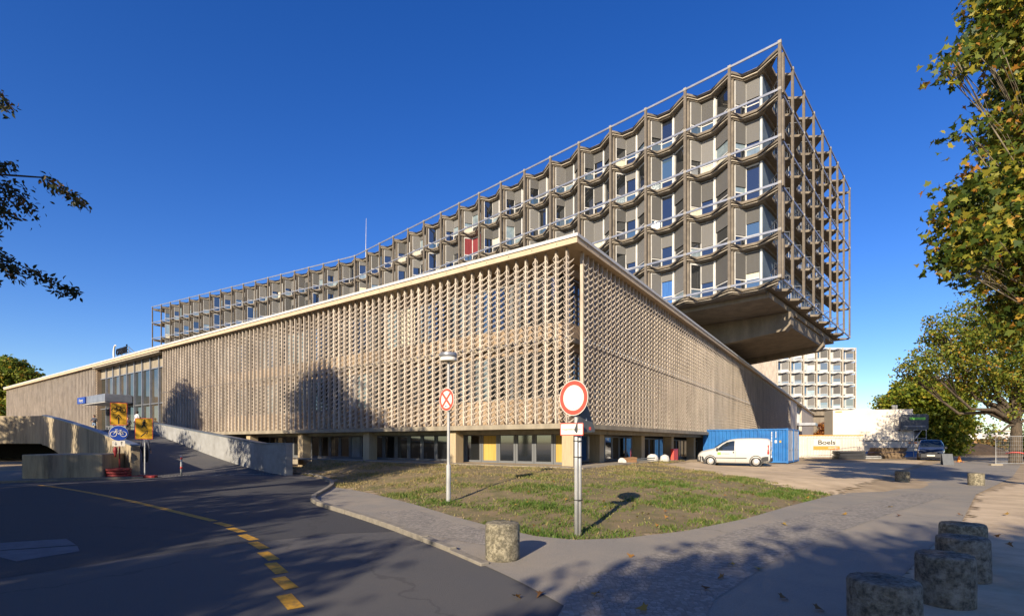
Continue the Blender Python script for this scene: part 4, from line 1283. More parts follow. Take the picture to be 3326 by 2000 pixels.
p = plate(YB, 'yellow_plate', M['signred'], hh*0.60, hh*1.0, 0, 0.04, loc=(0, 0, zc)); p.rotation_euler = FACE
plate(p, 'yellow_field', M['signyellow'], hh*0.56, hh*0.96, -0.003, 0.035, 0.002)
bk = bicycle(p, hh*0.56, M['black'], -0.008); bk.location = (0, 0, hh*0.2)
arrow(p, hh*0.62, M['black'], -0.009, 0, (0, 0, -hh*0.26))
zc2 = (zat(1025, D1) + zat(1062, D1))/2; r2 = (zat(1025, D1) - zat(1062, D1))/2
q = mk('cycle_disc', disc(None, 'tmpd', M['signwhite'], 0.001, r2, 0.0).data, YB, loc=(0, 0, zc2), rot=FACE)
bpy.data.objects.remove(bpy.data.objects['tmpd'])
disc(q, 'blue_field', M['signblue'], 0.001, r2*0.96, -0.008)
bk = bicycle(q, r2*2*0.95, M['signwhite'], -0.012)
zc3 = (zat(1062, D1)+zat(1074, D1))/2
q = plate(YB, 'small_plate', M['signwhite'], hh*0.45, zat(1062, D1)-zat(1075, D1), 0, 0.01, loc=(0, 0, zc3)); q.rotation_euler = FACE
for dx, ro in ((-0.1, 180), (0.1, 0)): arrow(q, 0.22, M['black'], -0.006, ro, (dx, 0, 0))
def weight(parent, m, z, rz, sx=0.85):
    b = MB(); pts = [(-sx/2, -0.16), (-sx/2+0.1, -0.22), (sx/2-0.1, -0.22), (sx/2, -0.16), (sx/2, 0.16), (sx/2-0.1, 0.22), (-sx/2+0.1, 0.22), (-sx/2, 0.16)]
    b.prism(pts, 0, 0.10)
    b.prism([(x*0.45, y*0.45) for x, y in pts], 0.1, 0.125)
    return bevel(b.build('base_weight', m, parent, loc=(0, 0, z), rot=(0, 0, rz)), 0.02)
for i in range(3): weight(YB, M['redplastic'], 0.09 + i*0.128, R(10 + i*5))
mb = MB(); mb.lathe([(0.05, 0), (0.035, 0.08), (0.085, 0.24), (0.07, 0.38), (0.03, 0.45)], 12); mb.build('warning_lamp', M['redplastic'], YB, loc=(-0.05, -0.12, 0.95), smooth=True)
s2 = gp(357, 1150)
D2_ = s2.y - 0.3
b2_ = at(347, D2_)
YP = empty('detour_sign', (b2_.x, b2_.y, 0), label='yellow pedestrian detour sign with a diagonal arrow on a grey post', cat='traffic sign')
mb = MB(); mb.tube([(0, 0.05, 0.05), (0, 0.05, zat(1010, D2_))], 0.03, 10); mb.build('pole', M['galv'], YP)
zc = (zat(1007, D2_) + zat(1058, D2_))/2; hh = zat(1007, D2_) - zat(1058, D2_)
p = plate(YP, 'yellow_plate', M['signred'], hh*0.68, hh*1.0, 0, 0.04, loc=(0, 0, zc)); p.rotation_euler = facing(0.50, -0.86)
plate(p, 'yellow_field', M['signyellow'], hh*0.64, hh*0.96, -0.003, 0.035, 0.002)
b = MB(); s = hh*0.42; y = -0.009
b.tube([(0.02*s, y, 0.40*s), (0.02*s, y, 0.401*s), (0.02*s, y, 0.52*s)], [0.07*s, 0.08*s, 0.05*s], 8)
for P, Q, w_ in (((0.0,0.34),(-0.04,0.0),0.10), ((-0.04,0.02),(-0.2,-0.42),0.065), ((-0.02,0.02),(0.08,-0.2),0.065), ((0.08,-0.2),(0.2,-0.42),0.055), ((0.0,0.32),(-0.16,0.1),0.045), ((0.0,0.32),(0.14,0.16),0.045), ((0.14,0.16),(0.24,0.1),0.04)):
    b.tube([(P[0]*s, y, P[1]*s), (Q[0]*s, y, Q[1]*s)], w_*s, 5)
b.build('walker_symbol', M['black'], p, loc=(0, 0, hh*0.22))
arrow(p, hh*0.55, M['black'], -0.009, 45, (0, 0, -hh*0.25))
weight(YP, M['redplastic'], 0.01, R(15), 0.95)
# steel posts on the ramp
pp = gp(437, 1148)
PB = empty('marker_post', (pp.x, pp.y, 0.0), label='grey steel post with two red bands at the foot of the ramp', cat='post')
mb = MB(); mb.tube([(0,0,0), (0,0,0.98)], 0.045, 14); mb.build('pole', M['galv'], PB, smooth=True)
for z in (0.36, 0.80):
    mb = MB(); mb.tube([(0,0,z), (0,0,z+0.1)], 0.047, 14); mb.build('red_band', M['signred'], PB, smooth=True)
mb = MB(); mb.box((-0.08,-0.08,0), (0.08,0.08,0.015)); mb.build('foot_plate', M['galv'], PB)
pp = gp(643, 1138)
PB2 = empty('marker_post', (pp.x, pp.y, 0.0), label='plain grey steel post beside the pale ramp wall', cat='post')
mb = MB(); mb.tube([(0,0,0), (0,0,0.85)], 0.045, 14); mb.build('pole', M['galv'], PB2, smooth=True)
mb = MB(); mb.lathe([(0.045, 0.85), (0.03, 0.875), (0.01, 0.88)], 14); mb.build('cap', M['galv'], PB2)
pp = gp(536, 1145)
mb = MB(); mb.box((-0.35, -0.06, 0.0), (0.35, 0.06, 0.05)); mb.box((-0.3, -0.12, 0.0), (-0.2, 0.12, 0.04)); mb.box((0.2, -0.1, 0.0), (0.28, 0.14, 0.045))
mb.build('fallen_bracket', M['signback'], loc=(pp.x, pp.y, 0.01), rot=(0, 0, R(-25)), label='dark metal bracket lying on the asphalt at the foot of the ramp', cat='bracket')

# ================================================================== vehicles
M['vanpaint'] = mat('van_paint_white', (0.50, 0.485, 0.455), rough=0.28, spec=0.6)
M['vandark'] = mat('van_paint_dark', (0.035, 0.045, 0.075), rough=0.25, spec=0.7)
M['tyre'] = mat('tyre_rubber', (0.018, 0.018, 0.018), rough=0.85)
M['bumper'] = mat('bumper_plastic', (0.035, 0.035, 0.038), rough=0.6)
M['carglass'] = mat('car_glass', (0.015, 0.022, 0.028), rough=0.04, spec=1.0)
M['hub'] = mat('hub_cap', (0.62, 0.60, 0.57), rough=0.35, metal=0.3)
M['tail'] = mat('tail_light', (0.55, 0.015, 0.015), rough=0.25, spec=0.7)
M['lampglass'] = mat('headlamp', (0.5, 0.5, 0.5), rough=0.1, spec=0.9)
M['green'] = mat('logo_green', (0.22, 0.62, 0.08), rough=0.5)
M['orange'] = mat('logo_orange', (0.85, 0.26, 0.03), rough=0.5)
M['greytext'] = mat('grey_print', (0.22, 0.22, 0.23), rough=0.5)
# stations along the van: x, z_low, z_belt, z_top, w_low, w_belt, w_top
ST = [(2.19,0.42,0.62,0.74,0.60,0.62,0.55),(2.12,0.28,0.66,0.88,0.74,0.76,0.66),(1.95,0.22,0.74,0.98,0.84,0.85,0.74),(1.55,0.20,0.84,1.08,0.88,0.90,0.78),(1.15,0.20,0.92,1.17,0.89,0.91,0.78),
      (0.62,0.20,0.98,1.55,0.89,0.92,0.70),(0.25,0.20,1.0,1.74,0.89,0.92,0.68),(-0.2,0.20,1.0,1.81,0.89,0.92,0.69),(-0.9,0.20,1.0,1.835,0.89,0.92,0.70),(-1.6,0.21,1.0,1.83,0.89,0.92,0.70),(-2.0,0.24,1.0,1.80,0.88,0.91,0.69),(-2.13,0.30,1.0,1.74,0.86,0.89,0.66),(-2.19,0.40,0.98,1.60,0.82,0.85,0.62)]
def section(s):
    x, zl, zb, zt, wl_, wb, wt = s
    h = [(wl_*0.9, zl), (wl_, zl+0.10), (wb, (zl+zb)/2), (wb, zb), (wb*0.55+wt*0.45+0.03, zb*0.45+zt*0.55), (wt+0.04, zt-0.10), (wt-0.04, zt-0.025), (wt*0.5, zt+0.01), (0.0, zt+0.02)]
    return [(x, y, z) for y, z in h] + [(x, -y, z) for y, z in reversed(h[:-1])]
def van(name, loc, rz, paint, label, decals):
    V = empty(name, loc, rz, label=label, cat='van')
    b = MB(); secs = [section(s) for s in ST]; n = len(secs[0])
    vs = [p for s in secs for p in s]; fs = []
    for i in range(len(secs)-1):
        for j in range(n):
            k = (j+1) % n
            fs.append((i*n+j, i*n+k, (i+1)*n+k, (i+1)*n+j))
    fs += [tuple(range(n)), tuple(range((len(secs)-1)*n+n-1, (len(secs)-1)*n-1, -1))]
    b.add(vs, fs)
    b.build('body', paint, V, smooth=True)
    # glass: side windows follow the flank
    def flank(x, z, side, out=0.006):
        for a, c in zip(ST, ST[1:]):
            if c[0] <= x <= a[0]:
                f = (x - c[0])/(a[0]-c[0]); s = tuple(c[i] + (a[i]-c[i])*f for i in range(7)); break
        pts = section(s)[:9]
        for p, q in zip(pts, pts[1:]):
            if p[2] <= z <= q[2] and q[2] > p[2]:
                g = (z-p[2])/(q[2]-p[2]); return (x, side*(p[1] + (q[1]-p[1])*g + out), z)
        return (x, side*(pts[3][1]+out), z)
    def side_patch(nm, outline, side, m, parent=V, out=0.006):
        # outline: list of (x, zlow, zhigh) columns
        mb = MB(); vs = []; fs = []; rows = 4
        for (x, z0, z1) in outline:
            for r_ in range(rows+1): vs.append(flank(x, z0 + (z1-z0)*r_/rows, side, out))
        for i in range(len(outline)-1):
            for r_ in range(rows): fs.append((i*(rows+1)+r_, i*(rows+1)+r_+1, (i+1)*(rows+1)+r_+1, (i+1)*(rows+1)+r_))
        mb.add(vs, fs); return mb.build(nm, m, parent)
    for side in (1, -1):
        side_patch('side_window', [(1.02,1.03,1.06),(0.8,1.03,1.24),(0.62,1.03,1.40),(0.35,1.03,1.58),(0.0,1.03,1.66),(-0.12,1.03,1.66)], side, M['carglass'], out=0.026)
        side_patch('side_moulding', [(1.05,0.52,0.57),(0.2,0.52,0.57),(-0.85,0.52,0.57)], side, M['bumper'], out=0.015)
        side_patch('door_seam', [(-0.16,0.30,1.72),(-0.175,0.30,1.72)], side, M['bumper'], out=0.003)
        side_patch('door_handle', [(-0.03,0.86,0.97),(-0.1,0.86,0.97)], side, M['bumper'], out=0.02)
        side_patch('rear_bumper_corner', [(-1.62,0.25,0.30),(-1.75,0.25,0.62),(-1.98,0.27,0.66),(-2.1,0.32,0.66)], side, M['bumper'], out=0.012)
        side_patch('front_bumper_corner', [(2.14,0.32,0.60),(2.0,0.26,0.64),(1.82,0.24,0.62),(1.74,0.24,0.40)], side, M['bumper'], out=0.012)
        side_patch('tail_light', [(-2.03,0.82,1.38),(-2.1,0.80,1.40),(-2.15,0.82,1.38)], side, M['tail'], out=0.012)
        side_patch('headlight', [(2.06,0.68,0.82),(1.9,0.74,0.92),(1.66,0.82,0.98)], side, M['lampglass'], out=0.010)
        mr = MB(); mr.box((0.86, side*0.90, 1.02), (0.98, side*1.08, 1.20)); bevel(mr.build('wing_mirror', M['bumper'], V), 0.04, 2)
    mb = MB(); mb.add([(1.13,-0.72,1.19),(1.13,0.72,1.19),(0.62,0.66,1.56),(0.30,0.60,1.735),(0.30,-0.60,1.735),(0.62,-0.66,1.56)], [(0,1,2,5),(5,2,3,4)])
    mb.v = [(x+0.03, y, z+0.022) for x, y, z in mb.v]; mb.build('windscreen', M['carglass'], V)
    mb = MB(); mb.add([(-2.207,-0.55,1.08),(-2.207,0.55,1.08),(-2.17,0.55,1.62),(-2.17,-0.55,1.62)], [(0,1,2,3)]); mb.build('rear_window', M['carglass'], V)
    mb = MB(); mb.box((-2.26,-0.84,0.30), (-2.12,0.84,0.56)); bevel(mb.build('rear_bumper', M['bumper'], V), 0.05, 2)
    mb = MB(); mb.box((2.10,-0.70,0.26), (2.25,0.70,0.60)); bevel(mb.build('front_bumper', M['bumper'], V), 0.06, 2)
    mb = MB(); mb.box((2.252,-0.26,0.40), (2.262,0.26,0.51)); mb.build('number_plate', M['signwhite'], V)
    mb = MB(); mb.box((-2.225,-0.26,0.82), (-2.205,0.26,0.93)); mb.build('number_plate', M['signwhite'], V)
    mb = MB(); mb.box((2.17,-0.42,0.64), (2.215,0.42,0.74)); mb.build('grille', M['bumper'], V)
    for x in (1.36, -1.39):
        for side in (1, -1):
            Mx = Matrix.Translation((x, side*0.80, 0.32)) @ Matrix.Rotation(R(90 if side < 0 else -90), 4, 'X')
            w = MB(); w.lathe([(0.20,-0.10),(0.30,-0.10),(0.32,-0.06),(0.32,0.08),(0.30,0.115),(0.215,0.12)], 28, M=Mx); wo_ = w.build('wheel', M['tyre'], V, smooth=True)
            hb = MB(); hb.lathe([(0.214,0.10),(0.20,0.125),(0.06,0.135),(0.01,0.137)], 24, M=Mx)
            hb.build('hub_cap', M['hub'], wo_, smooth=True)
            sl_ = MB()
            for j in range(10):
                a = 2*math.pi*j/10
                sl_.lathe([(0.026,0.1345),(0.026,0.138)], 6, M=Mx @ Matrix.Translation((0.145*math.cos(a), 0.145*math.sin(a), 0)))
            sl_.build('hub_holes', M['tyre'], wo_)
            ar = MB(); ar.lathe([(0.33,0.0),(0.385,0.0)], 28, M=Matrix.Translation((x, side*0.922, 0.34)) @ Matrix.Rotation(R(90), 4, 'X'), cap=False); ar.build('wheel_arch', M['bumper'], V)
    if decals:
        for side in (1,):
            mb = MB(); mb.add([flank(0.80-i*0.0, 0, side) for i in range(0)], [])
            side_patch('logo_square', [(0.92,0.74,0.92),(0.70,0.74,0.92)], side, M['green'], out=0.010)
            text('lettering', 'WISAG', 0.15, M['greytext'], V, (0.42, 0.934, 0.82), (R(90), 0, R(180)), 0.001)
            side_patch('poster_panel', [(-0.24,1.06,1.34),(-0.55,1.06,1.34)], side, mat('decal_pale', (0.56, 0.47, 0.45), (0.6, 0.55, 0.52), rough=0.4, scale=20), out=0.008)
    return V
van('delivery_van', (14.93, 33.0, 0.015), R(149), M['vanpaint'], 'white delivery van with a green logo parked before the blue container', True)
vd = at(2243, 43.5)
van('parked_van', (vd.x, vd.y, 0.0), R(-130), M['vandark'], 'dark blue van seen from the front beside the white site office', False)

# ================================================================== containers
M['cblue'] = mat('container_blue', (0.02, 0.16, 0.43), (0.016, 0.125, 0.35), rough=0.5, scale=2.0, dirt=(0.012, 0.06, 0.20), dscale=0.8, damt=0.6)
M['cwhite'] = mat('container_white', (0.66, 0.60, 0.51), (0.58, 0.52, 0.44), rough=0.6, scale=1.2, dirt=(0.42, 0.36, 0.28), dscale=0.7, damt=0.4)
M['office'] = mat('office_panel', (0.70, 0.63, 0.52), (0.63, 0.56, 0.46), rough=0.6, scale=0.8)
M['officeblue'] = mat('office_skirt_blue', (0.03, 0.10, 0.28), rough=0.6)
def corrugated(x0, x1, y, z0, z1, pitch, depth, flip):
    """profile sheet along x at plane y, corrugated"""
    b = MB(); pts = []; x = x0
    while x < x1 - 1e-6:
        for dx, d in ((0, 0), (pitch*0.30, 0), (pitch*0.5, depth), (pitch*0.8, depth)):
            if x + dx <= x1: pts.append((x+dx, y + d*flip))
        x += pitch
    pts.append((x1, y))
    n = len(pts)
    b.add([(p[0], p[1], z0) for p in pts] + [(p[0], p[1], z1) for p in pts], [(i, i+1, n+i+1, n+i) for i in range(n-1)])
    return b
def container(name, loc, rz, L_, W_, H_, m, label, trim=None):
    """x along the length (doors at x=L), near side at y=0, going back to y=W"""
    e = empty(name, loc, rz, label=label, cat='container')
    trim = trim or m
    corrugated(0.12, L_-0.12, 0.045, 0.16, H_-0.12, 0.28, 0.04, 1).build('side_panel', m, e)
    corrugated(0.12, L_-0.12, W_-0.045, 0.16, H_-0.12, 0.28, 0.04, -1).build('side_panel', m, e)
    mb = MB(); mb.box((0.05, 0.06, H_-0.10), (L_-0.05, W_-0.06, H_-0.03)); mb.build('roof', m, e)
    mb = MB(); mb.box((0.05, 0.06, 0.10), (L_-0.05, W_-0.06, 0.16)); mb.build('floor', M['dark'], e)
    mb = MB(); mb.box((0.03, 0.06, 0.16), (0.08, W_-0.06, H_-0.1)); mb.build('end_panel', m, e)
    mb = MB()
    for x in (0.0, L_-0.12):
        for y in (0.0, W_-0.12): mb.box((x, y, 0.0), (x+0.12, y+0.12, H_))
    mb.build('corner_posts', trim, e)
    mb = MB()
    for y in (0.01, W_-0.11):
        mb.box((0.12, y, 0.02), (L_-0.12, y+0.10, 0.16)); mb.box((0.12, y, H_-0.12), (L_-0.12, y+0.10, H_-0.01))
    mb.box((L_-0.11, 0.12, 0.02), (L_-0.01, W_-0.12, 0.15)); mb.box((L_-0.11, 0.12, H_-0.13), (L_-0.01, W_-0.12, H_-0.01))
    mb.build('rails', trim, e)
    hw = (W_-0.24)/2
    for k in range(2):
        y0 = 0.12 + k*hw
        mb = MB(); mb.box((L_-0.10, y0+0.015, 0.16), (L_-0.05, y0+hw-0.015, H_-0.14)); d = mb.build('door', m, e)
        for f in (0.25, 0.75):
            rb_ = MB(); rb_.tube([(L_-0.025, y0+hw*f, 0.08), (L_-0.025, y0+hw*f, H_-0.06)], 0.02, 6); rb_.build('lock_bar', M['galv'], d)
        hb = MB(); hb.box((L_-0.03, y0+hw*0.3, 0.95), (L_-0.005, y0+hw*0.78, 1.0)); hb.build('handle', M['galv'], d)
    return e
ca = math.atan2(-0.615, 0.789)
c_loc = Vector((20.2 - 0.789*6.06, 35.9 + 0.615*6.06, 0.06))
CB = container('shipping_container', c_loc, ca, 6.06, 2.44, 2.55, M['cblue'], 'blue shipping container standing right behind the white delivery van')
for i, (x, z, s_, t) in enumerate(((5.0, 1.6, 0.13, 'B'), (5.3, 1.6, 0.13, 'C'))):
    pass
mb = MB()
for k in range(13): mb.box((4.93, 0.035, 2.25 - k*0.115), (5.0, 0.042, 2.33 - k*0.115 - random.uniform(0, 0.02)))
mb.build('code_marks', M['signwhite'], CB)
mb = MB()
for k in range(5): mb.box((5.22, 0.035, 2.25 - k*0.1), (5.27, 0.042, 2.32 - k*0.1))
mb.box((5.17, 0.035, 1.48), (5.31, 0.042, 1.68)); mb.build('label_plates', M['signwhite'], CB)
mb = MB(); mb.box((5.47, 0.035, 1.50), (5.60, 0.042, 1.66)); mb.build('label_plate', M['curtain_yellow'], CB)
c2 = c_loc + Vector((0.615, 0.789, 0))*2.62
container('shipping_container', c2, ca, 6.06, 2.44, 2.55, M['cblue'], 'second blue shipping container, its doors showing behind the first one')
BX = at(1918, 50.5)
BO = container('site_container', (BX.x - 1.0, 51.6, 0.0), R(-7), 8.2, 2.4, 2.35, M['cwhite'], 'white corrugated container with a black and orange lettered sign')
mb = MB(); mb.box((0.1, -0.012, 2.27), (8.1, 0.008, 2.345)); mb.build('orange_rail', M['orange'], BO)
pl1 = plate(BO, 'sign_panel', M['signwhite'], 2.55, 0.72, 0.0, 0.02, 0.02, loc=(4.55, 0.0, 1.55))
text('sign_lettering', 'Boels', 0.66, M['black'], pl1, (0.0, -0.008, 0.0), (R(90), 0, 0), 0.004, sx=1.2, bold=0.012)
pl2 = plate(BO, 'orange_panel', M['orange'], 2.55, 0.36, 0.0, 0.02, 0.02, loc=(4.55, 0.0, 0.99))
text('sign_lettering', 'RENTAL', 0.22, M['signwhite'], pl2, (0.65, -0.008, 0.0), (R(90), 0, 0), 0.004, sx=1.2)
# two storey white site office
ofl = at(2008, 54.0); ofr = at(2166, 54.5)
OF = empty('site_office', (ofl.x, 54.0, 0.0), R(-14), label='cream two storey site office of stacked cabins with a blue skirt', cat='cabin')
W_ = ofr.x - ofl.x
H1 = zat(1063, 54); H2 = zat(988, 54)
mb = MB(); mb.box((0.0, 0, 0.62), (W_+0.45, 2.5, H1)); bevel(mb.build('lower_cabin', M['office'], OF), 0.02)
mb = MB(); mb.box((0.01, 0.01, 0.0), (W_+0.44, 2.49, 0.618)); mb.build('blue_skirt', M['officeblue'], OF)
mb = MB(); mb.box((-0.03, -0.02, H1+0.05), (W_-0.1, 2.5, H2)); bevel(mb.build('upper_cabin', M['office'], OF), 0.02)
mb = MB(); mb.box((0.05, 0.05, H1+0.002), (W_-0.2, 2.4, H1+0.048)); mb.build('joint', M['dark'], OF)
for x in (0.29, 0.53):
    mb = MB(); mb.box((W_*x, -0.03, H1-1.05), (W_*x+0.55, 0.02, H1-0.68)); f = mb.build('vent_window', M['winframe'], OF)
    mb = MB(); mb.box((W_*x+0.05, -0.04, H1-1.0), (W_*x+0.5, -0.031, H1-0.73)); mb.build('pane', M['glass'], f)
mb = MB(); mb.box((0.2, -0.035, H2-0.25), (0.85, -0.022, H2-0.13)); mb.build('orange_badge', M['orange'], OF)
mb = MB(); mb.box((W_-0.5, -0.03, H1-0.22), (W_+0.3, -0.003, H1-0.10)); mb.build('orange_badge', M['orange'], OF)
mb = MB(); mb.lathe([(0.18,0),(0.18,0.35),(0.24,0.38),(0.2,0.5)], 12); mb.build('roof_vent', M['galv'], OF, loc=(W_-1.4, 1.0, H2), smooth=True)
mb = MB(); mb.lathe([(0.12,0),(0.12,0.45),(0.16,0.5)], 12); mb.build('roof_vent', M['galv'], OF, loc=(W_-1.0, 1.4, H2), smooth=True)
# scaffold stair with a banner beside the office
sx = at(2172, 52.0)
SC = empty('scaffold_stair', (sx.x, 52.0, 0.0), R(-4), label='scaffold stair hung with a dark banner beside the site office', cat='scaffold')
for x in (0, 1.25, 2.5):
    for y in (0, 1.2):
        mb = MB(); mb.tube([(x, y, 0), (x, y, 4.6)], 0.035, 6); mb.build('upright', M['galv'], SC)
for z in (1.0, 2.0, 2.9, 3.9, 4.5):
    mb = MB(); mb.tube([(0, 0, z), (2.5, 0, z)], 0.028, 6); mb.build('ledger', M['galv'], SC)
mb = MB(); mb.box((0.0, 0.02, 2.85), (2.5, 1.2, 2.92)); mb.build('deck_board', M['bumper'], SC)
mb = MB(); mb.bar((0.2, 0.6, 0.1), (2.2, 0.6, 2.85), 0.8, 0.08, up=(0,0,1)); mb.build('stair_flight', M['galv'], SC)
mb = MB(); mb.box((-0.1, -0.06, 2.95), (2.7, -0.045, 4.5)); bn = mb.build('banner', M['signback'], SC)
mb = MB(); mb.box((0.8, -0.075, 3.95), (2.4, -0.062, 4.2)); mb.build('banner_print', M['green'], bn)
mb = MB(); mb.box((0.2, -0.075, 3.2), (2.4, -0.062, 3.35)); mb.build('banner_print', M['greytext'], bn)
# wire fence panel leaning in front of the Boels container
def fence_panel(loc, rz, w, h, label, lean=0.0, group='wire construction fence panels'):
    e = empty('fence_panel', loc, rz, label=label, cat='fence', group=group); e.rotation_euler = (lean, 0, rz)
    mb = MB(); mb.tube([(0,0,0), (0,0,h), (w,0,h), (w,0,0)], 0.024, 6); mb.tube([(0,0,0.15), (w,0,0.15)], 0.02, 6); mb.build('fence_frame', M['galv'], e)
    mb = MB()
    for i in range(1, int(w/0.12)): mb.bar((i*0.12, 0, 0.15), (i*0.12, 0, h), 0.006, 0.006)
    for i in range(1, int(h/0.25)): mb.bar((0, 0, 0.15+i*0.25), (w, 0, 0.15+i*0.25), 0.006, 0.006)
    mb.build('fence_mesh', M['galv'], e)
    mb = MB(); mb.box((-0.35, -0.12, -0.02), (0.35, 0.12, 0.12)); mb.build('fence_foot', M['base'], e)
    return e
f0 = at(1925, 47.5)
fence_panel((f0.x+0.8, 47.5, 0), R(-2), 3.3, 2.0, 'wire fence panel standing before the lettered sign on the white container')
fence_panel((f0.x+4.2, 48.5, 0), R(8), 3.0, 2.0, 'wire fence panel leaning by the corner of the site office skirt')
for i, (px, D, rz, lab) in enumerate(((2400, 33.5, -10, 'wire fence panel left of the big plane tree trunk'), (2200, 60, 0, 'far fence panel behind the dark van and banner'), (2290, 70, 5, 'far fence panel in front of the hedge before the mound'))):
    f0 = at(px, D); fence_panel((f0.x, D, 0), R(rz), 3.4, 2.0, lab)
# stacked planks and sheets
M['wood'] = mat('weathered_wood', (0.24, 0.165, 0.095), (0.15, 0.105, 0.065), rough=0.9, scale=6, bump=0.2)
def pile(name, loc, rz, n, w, l, t, m, label, cat, part):
    e = empty(name, loc, rz, label=label, cat=cat)
    z = 0.04
    for i in range(n):
        dx, dy = random.uniform(-.12, .12), random.uniform(-.1, .1)
        mb = MB(); mb.box((-l/2, -w/2, 0), (l/2, w/2, t*random.uniform(.8, 1.1)))
        mb.build(part, m, e, loc=(dx, dy, z), rot=(0, 0, R(random.uniform(-5, 5)))); z += t*1.12
    return e
f0 = at(2095, 48.8); pile('plank_pile', (f0.x+0.9, 47.6, 0), R(4), 7, 1.0, 3.0, 0.13, M['wood'], 'stack of brown timber planks before the site office', 'planks', 'plank')
f0 = at(2040, 46); pile('sheet_pile', (f0.x, 45.6, 0), R(-6), 8, 1.2, 2.3, 0.085, M['bumper'], 'stack of dark formwork sheets at the foot of the white container', 'sheets', 'sheet')
f0 = at(2068, 46); pile('rail_pile', (f0.x+0.8, 46.4, 0), R(-10), 4, 0.8, 2.6, 0.06, M['galv'], 'low stack of pale metal rails between dark sheets and planks', 'rails', 'rail_bar')
# A-board in front of the dark van
f0 = gp(2282, 1120)
AB = empty('sign_board', (f0.x, f0.y, 0), R(-20), label='dark folding sign board standing beside the dark van', cat='sign board')
for s_ in (-1, 1):
    mb = MB(); mb.add([(-0.3, s_*0.25, 0.0), (0.3, s_*0.25, 0.0), (0.3, s_*0.03, 0.78), (-0.3, s_*0.03, 0.78), (-0.3, s_*0.25-0.02, 0.0), (0.3, s_*0.25-0.02, 0.0), (0.3, s_*0.03-0.02, 0.78), (-0.3, s_*0.03-0.02, 0.78)], [(0,1,2,3),(7,6,5,4),(0,4,5,1),(1,5,6,2),(2,6,7,3),(3,7,4,0)]); mb.build('panel', M['signback'], AB)
f0 = gp(2312, 1113)
cn = MB(); cn.lathe([(0.16, 0.03), (0.05, 0.45), (0.02, 0.5)], 12); cn.box((-0.2, -0.2, 0), (0.2, 0.2, 0.03)); cn.build('traffic_cone', M['orange'], loc=(f0.x, f0.y, 0), label='small traffic cone on the ground right of the sign board', cat='cone')
# sacks, box and rods by the building corner
M['sack'] = mat('sack_white', (0.60, 0.57, 0.52), (0.45, 0.42, 0.38), rough=0.9, scale=5, bump=0.4, bscale=12, bdist=0.03)
M['carton'] = mat('carton_brown', (0.32, 0.17, 0.08), (0.24, 0.13, 0.06), rough=0.9, scale=6)
def sack(px, D, w, h, label):
    p = at(px, D); z = terrain(p.x, p.y)
    b = MB(); b.lathe([(0.3*w, 0), (0.48*w, 0.12*h), (0.5*w, 0.45*h), (0.42*w, 0.8*h), (0.2*w, 0.98*h), (0.02, h)], 16)
    b.v = [(x*(1+random.uniform(-.07,.07)), y*0.7*(1+random.uniform(-.07,.07)), zz + random.uniform(-.02,.02)) for x, y, zz in b.v]
    b.build('sack', M['sack'], loc=(p.x, p.y, z), smooth=True, label=label, cat='sack', group='sacks by the building foot')
sack(1573, 26.5, 0.62, 0.42, 'white sack on the dry grass, next to the rods')
sack(1602, 27.0, 0.52, 0.40, 'white sack on the dry grass, next to the basement column')
p = at(1519, 25.0)
mb = MB(); mb.box((-0.27, -0.18, 0), (0.27, 0.18, 0.2)); mb.box((-0.29, -0.2, 0.19), (0.29, 0.2, 0.25)); mb.build('carton', M['carton'], loc=(p.x, p.y, terrain(p.x, p.y)), rot=(R(4), R(-6), R(20)), label='brown carton lying in the grass beside the sacks', cat='carton')
p = at(1540, 25.6); mb = MB(); mb.tube([(-0.9, 0, 0.1), (0.9, 0.25, 0.22)], 0.03, 6); mb.tube([(-0.7, 0.15, 0.06), (0.8, 0.0, 0.12)], 0.025, 6)
mb.build('loose_rods', M['signback'], loc=(p.x, p.y, terrain(p.x, p.y)), label='dark rods lying across the grass between carton and sacks', cat='rods')
p = at(1499, 24.5); mb = MB(); mb.lathe([(0.02, 0), (0.22, 0.01), (0.25, 0.05), (0.10, 0.07), (0.08, 0.2), (0.12, 0.22)], 14); mb.build('cable_reel', M['sack'], loc=(p.x, p.y, terrain(p.x, p.y)), rot=(R(70), 0, R(20)), label='small pale reel tipped over left of the carton', cat='reel')
p = at(1612, 31.5); mb = MB(); mb.box((-0.5, -0.1, 0), (0.5, 0.1, 0.9)); mb.box((-0.52, -0.11, 0.88), (0.52, 0.11, 0.95)); o = mb.build('red_board', M['signred'], loc=(at(1622, 34).x, 34 - 0.3, terrain(at(1622, 34).x, 33.7)), rot=(0, 0, A_LOW), label='red board behind the basement columns of the shaded face', cat='board')
# soil mound
md = MB(); nu, nv = 28, 14
f0 = at(2330, 62)
for i in range(nu+1):
    for j in range(nv+1):
        u = i/nu*2-1; v = j/nv*2-1
        h = max(0, 1-u*u)*max(0, 1-v*v)
        md.v.append((u*4.2, v*3, 1.7*h**0.8*(0.85 + 0.3*math.sin(u*7+v*3)*0.4) + random.uniform(-.1, .1)*h))
for i in range(nu):
    for j in range(nv):
        a = i*(nv+1)+j; md.f.append((a, a+nv+1, a+nv+2, a+1)); md.m.append(0)
M['mound'] = mat('dark_soil', (0.07, 0.045, 0.028), (0.04, 0.028, 0.018), rough=0.95, scale=3, bump=0.6, bscale=8, bdist=0.1)
md.build('soil_mound', M['mound'], loc=(f0.x, 62, -0.03), label='dark heap of soil beyond the fence near the big plane tree', cat='soil heap')
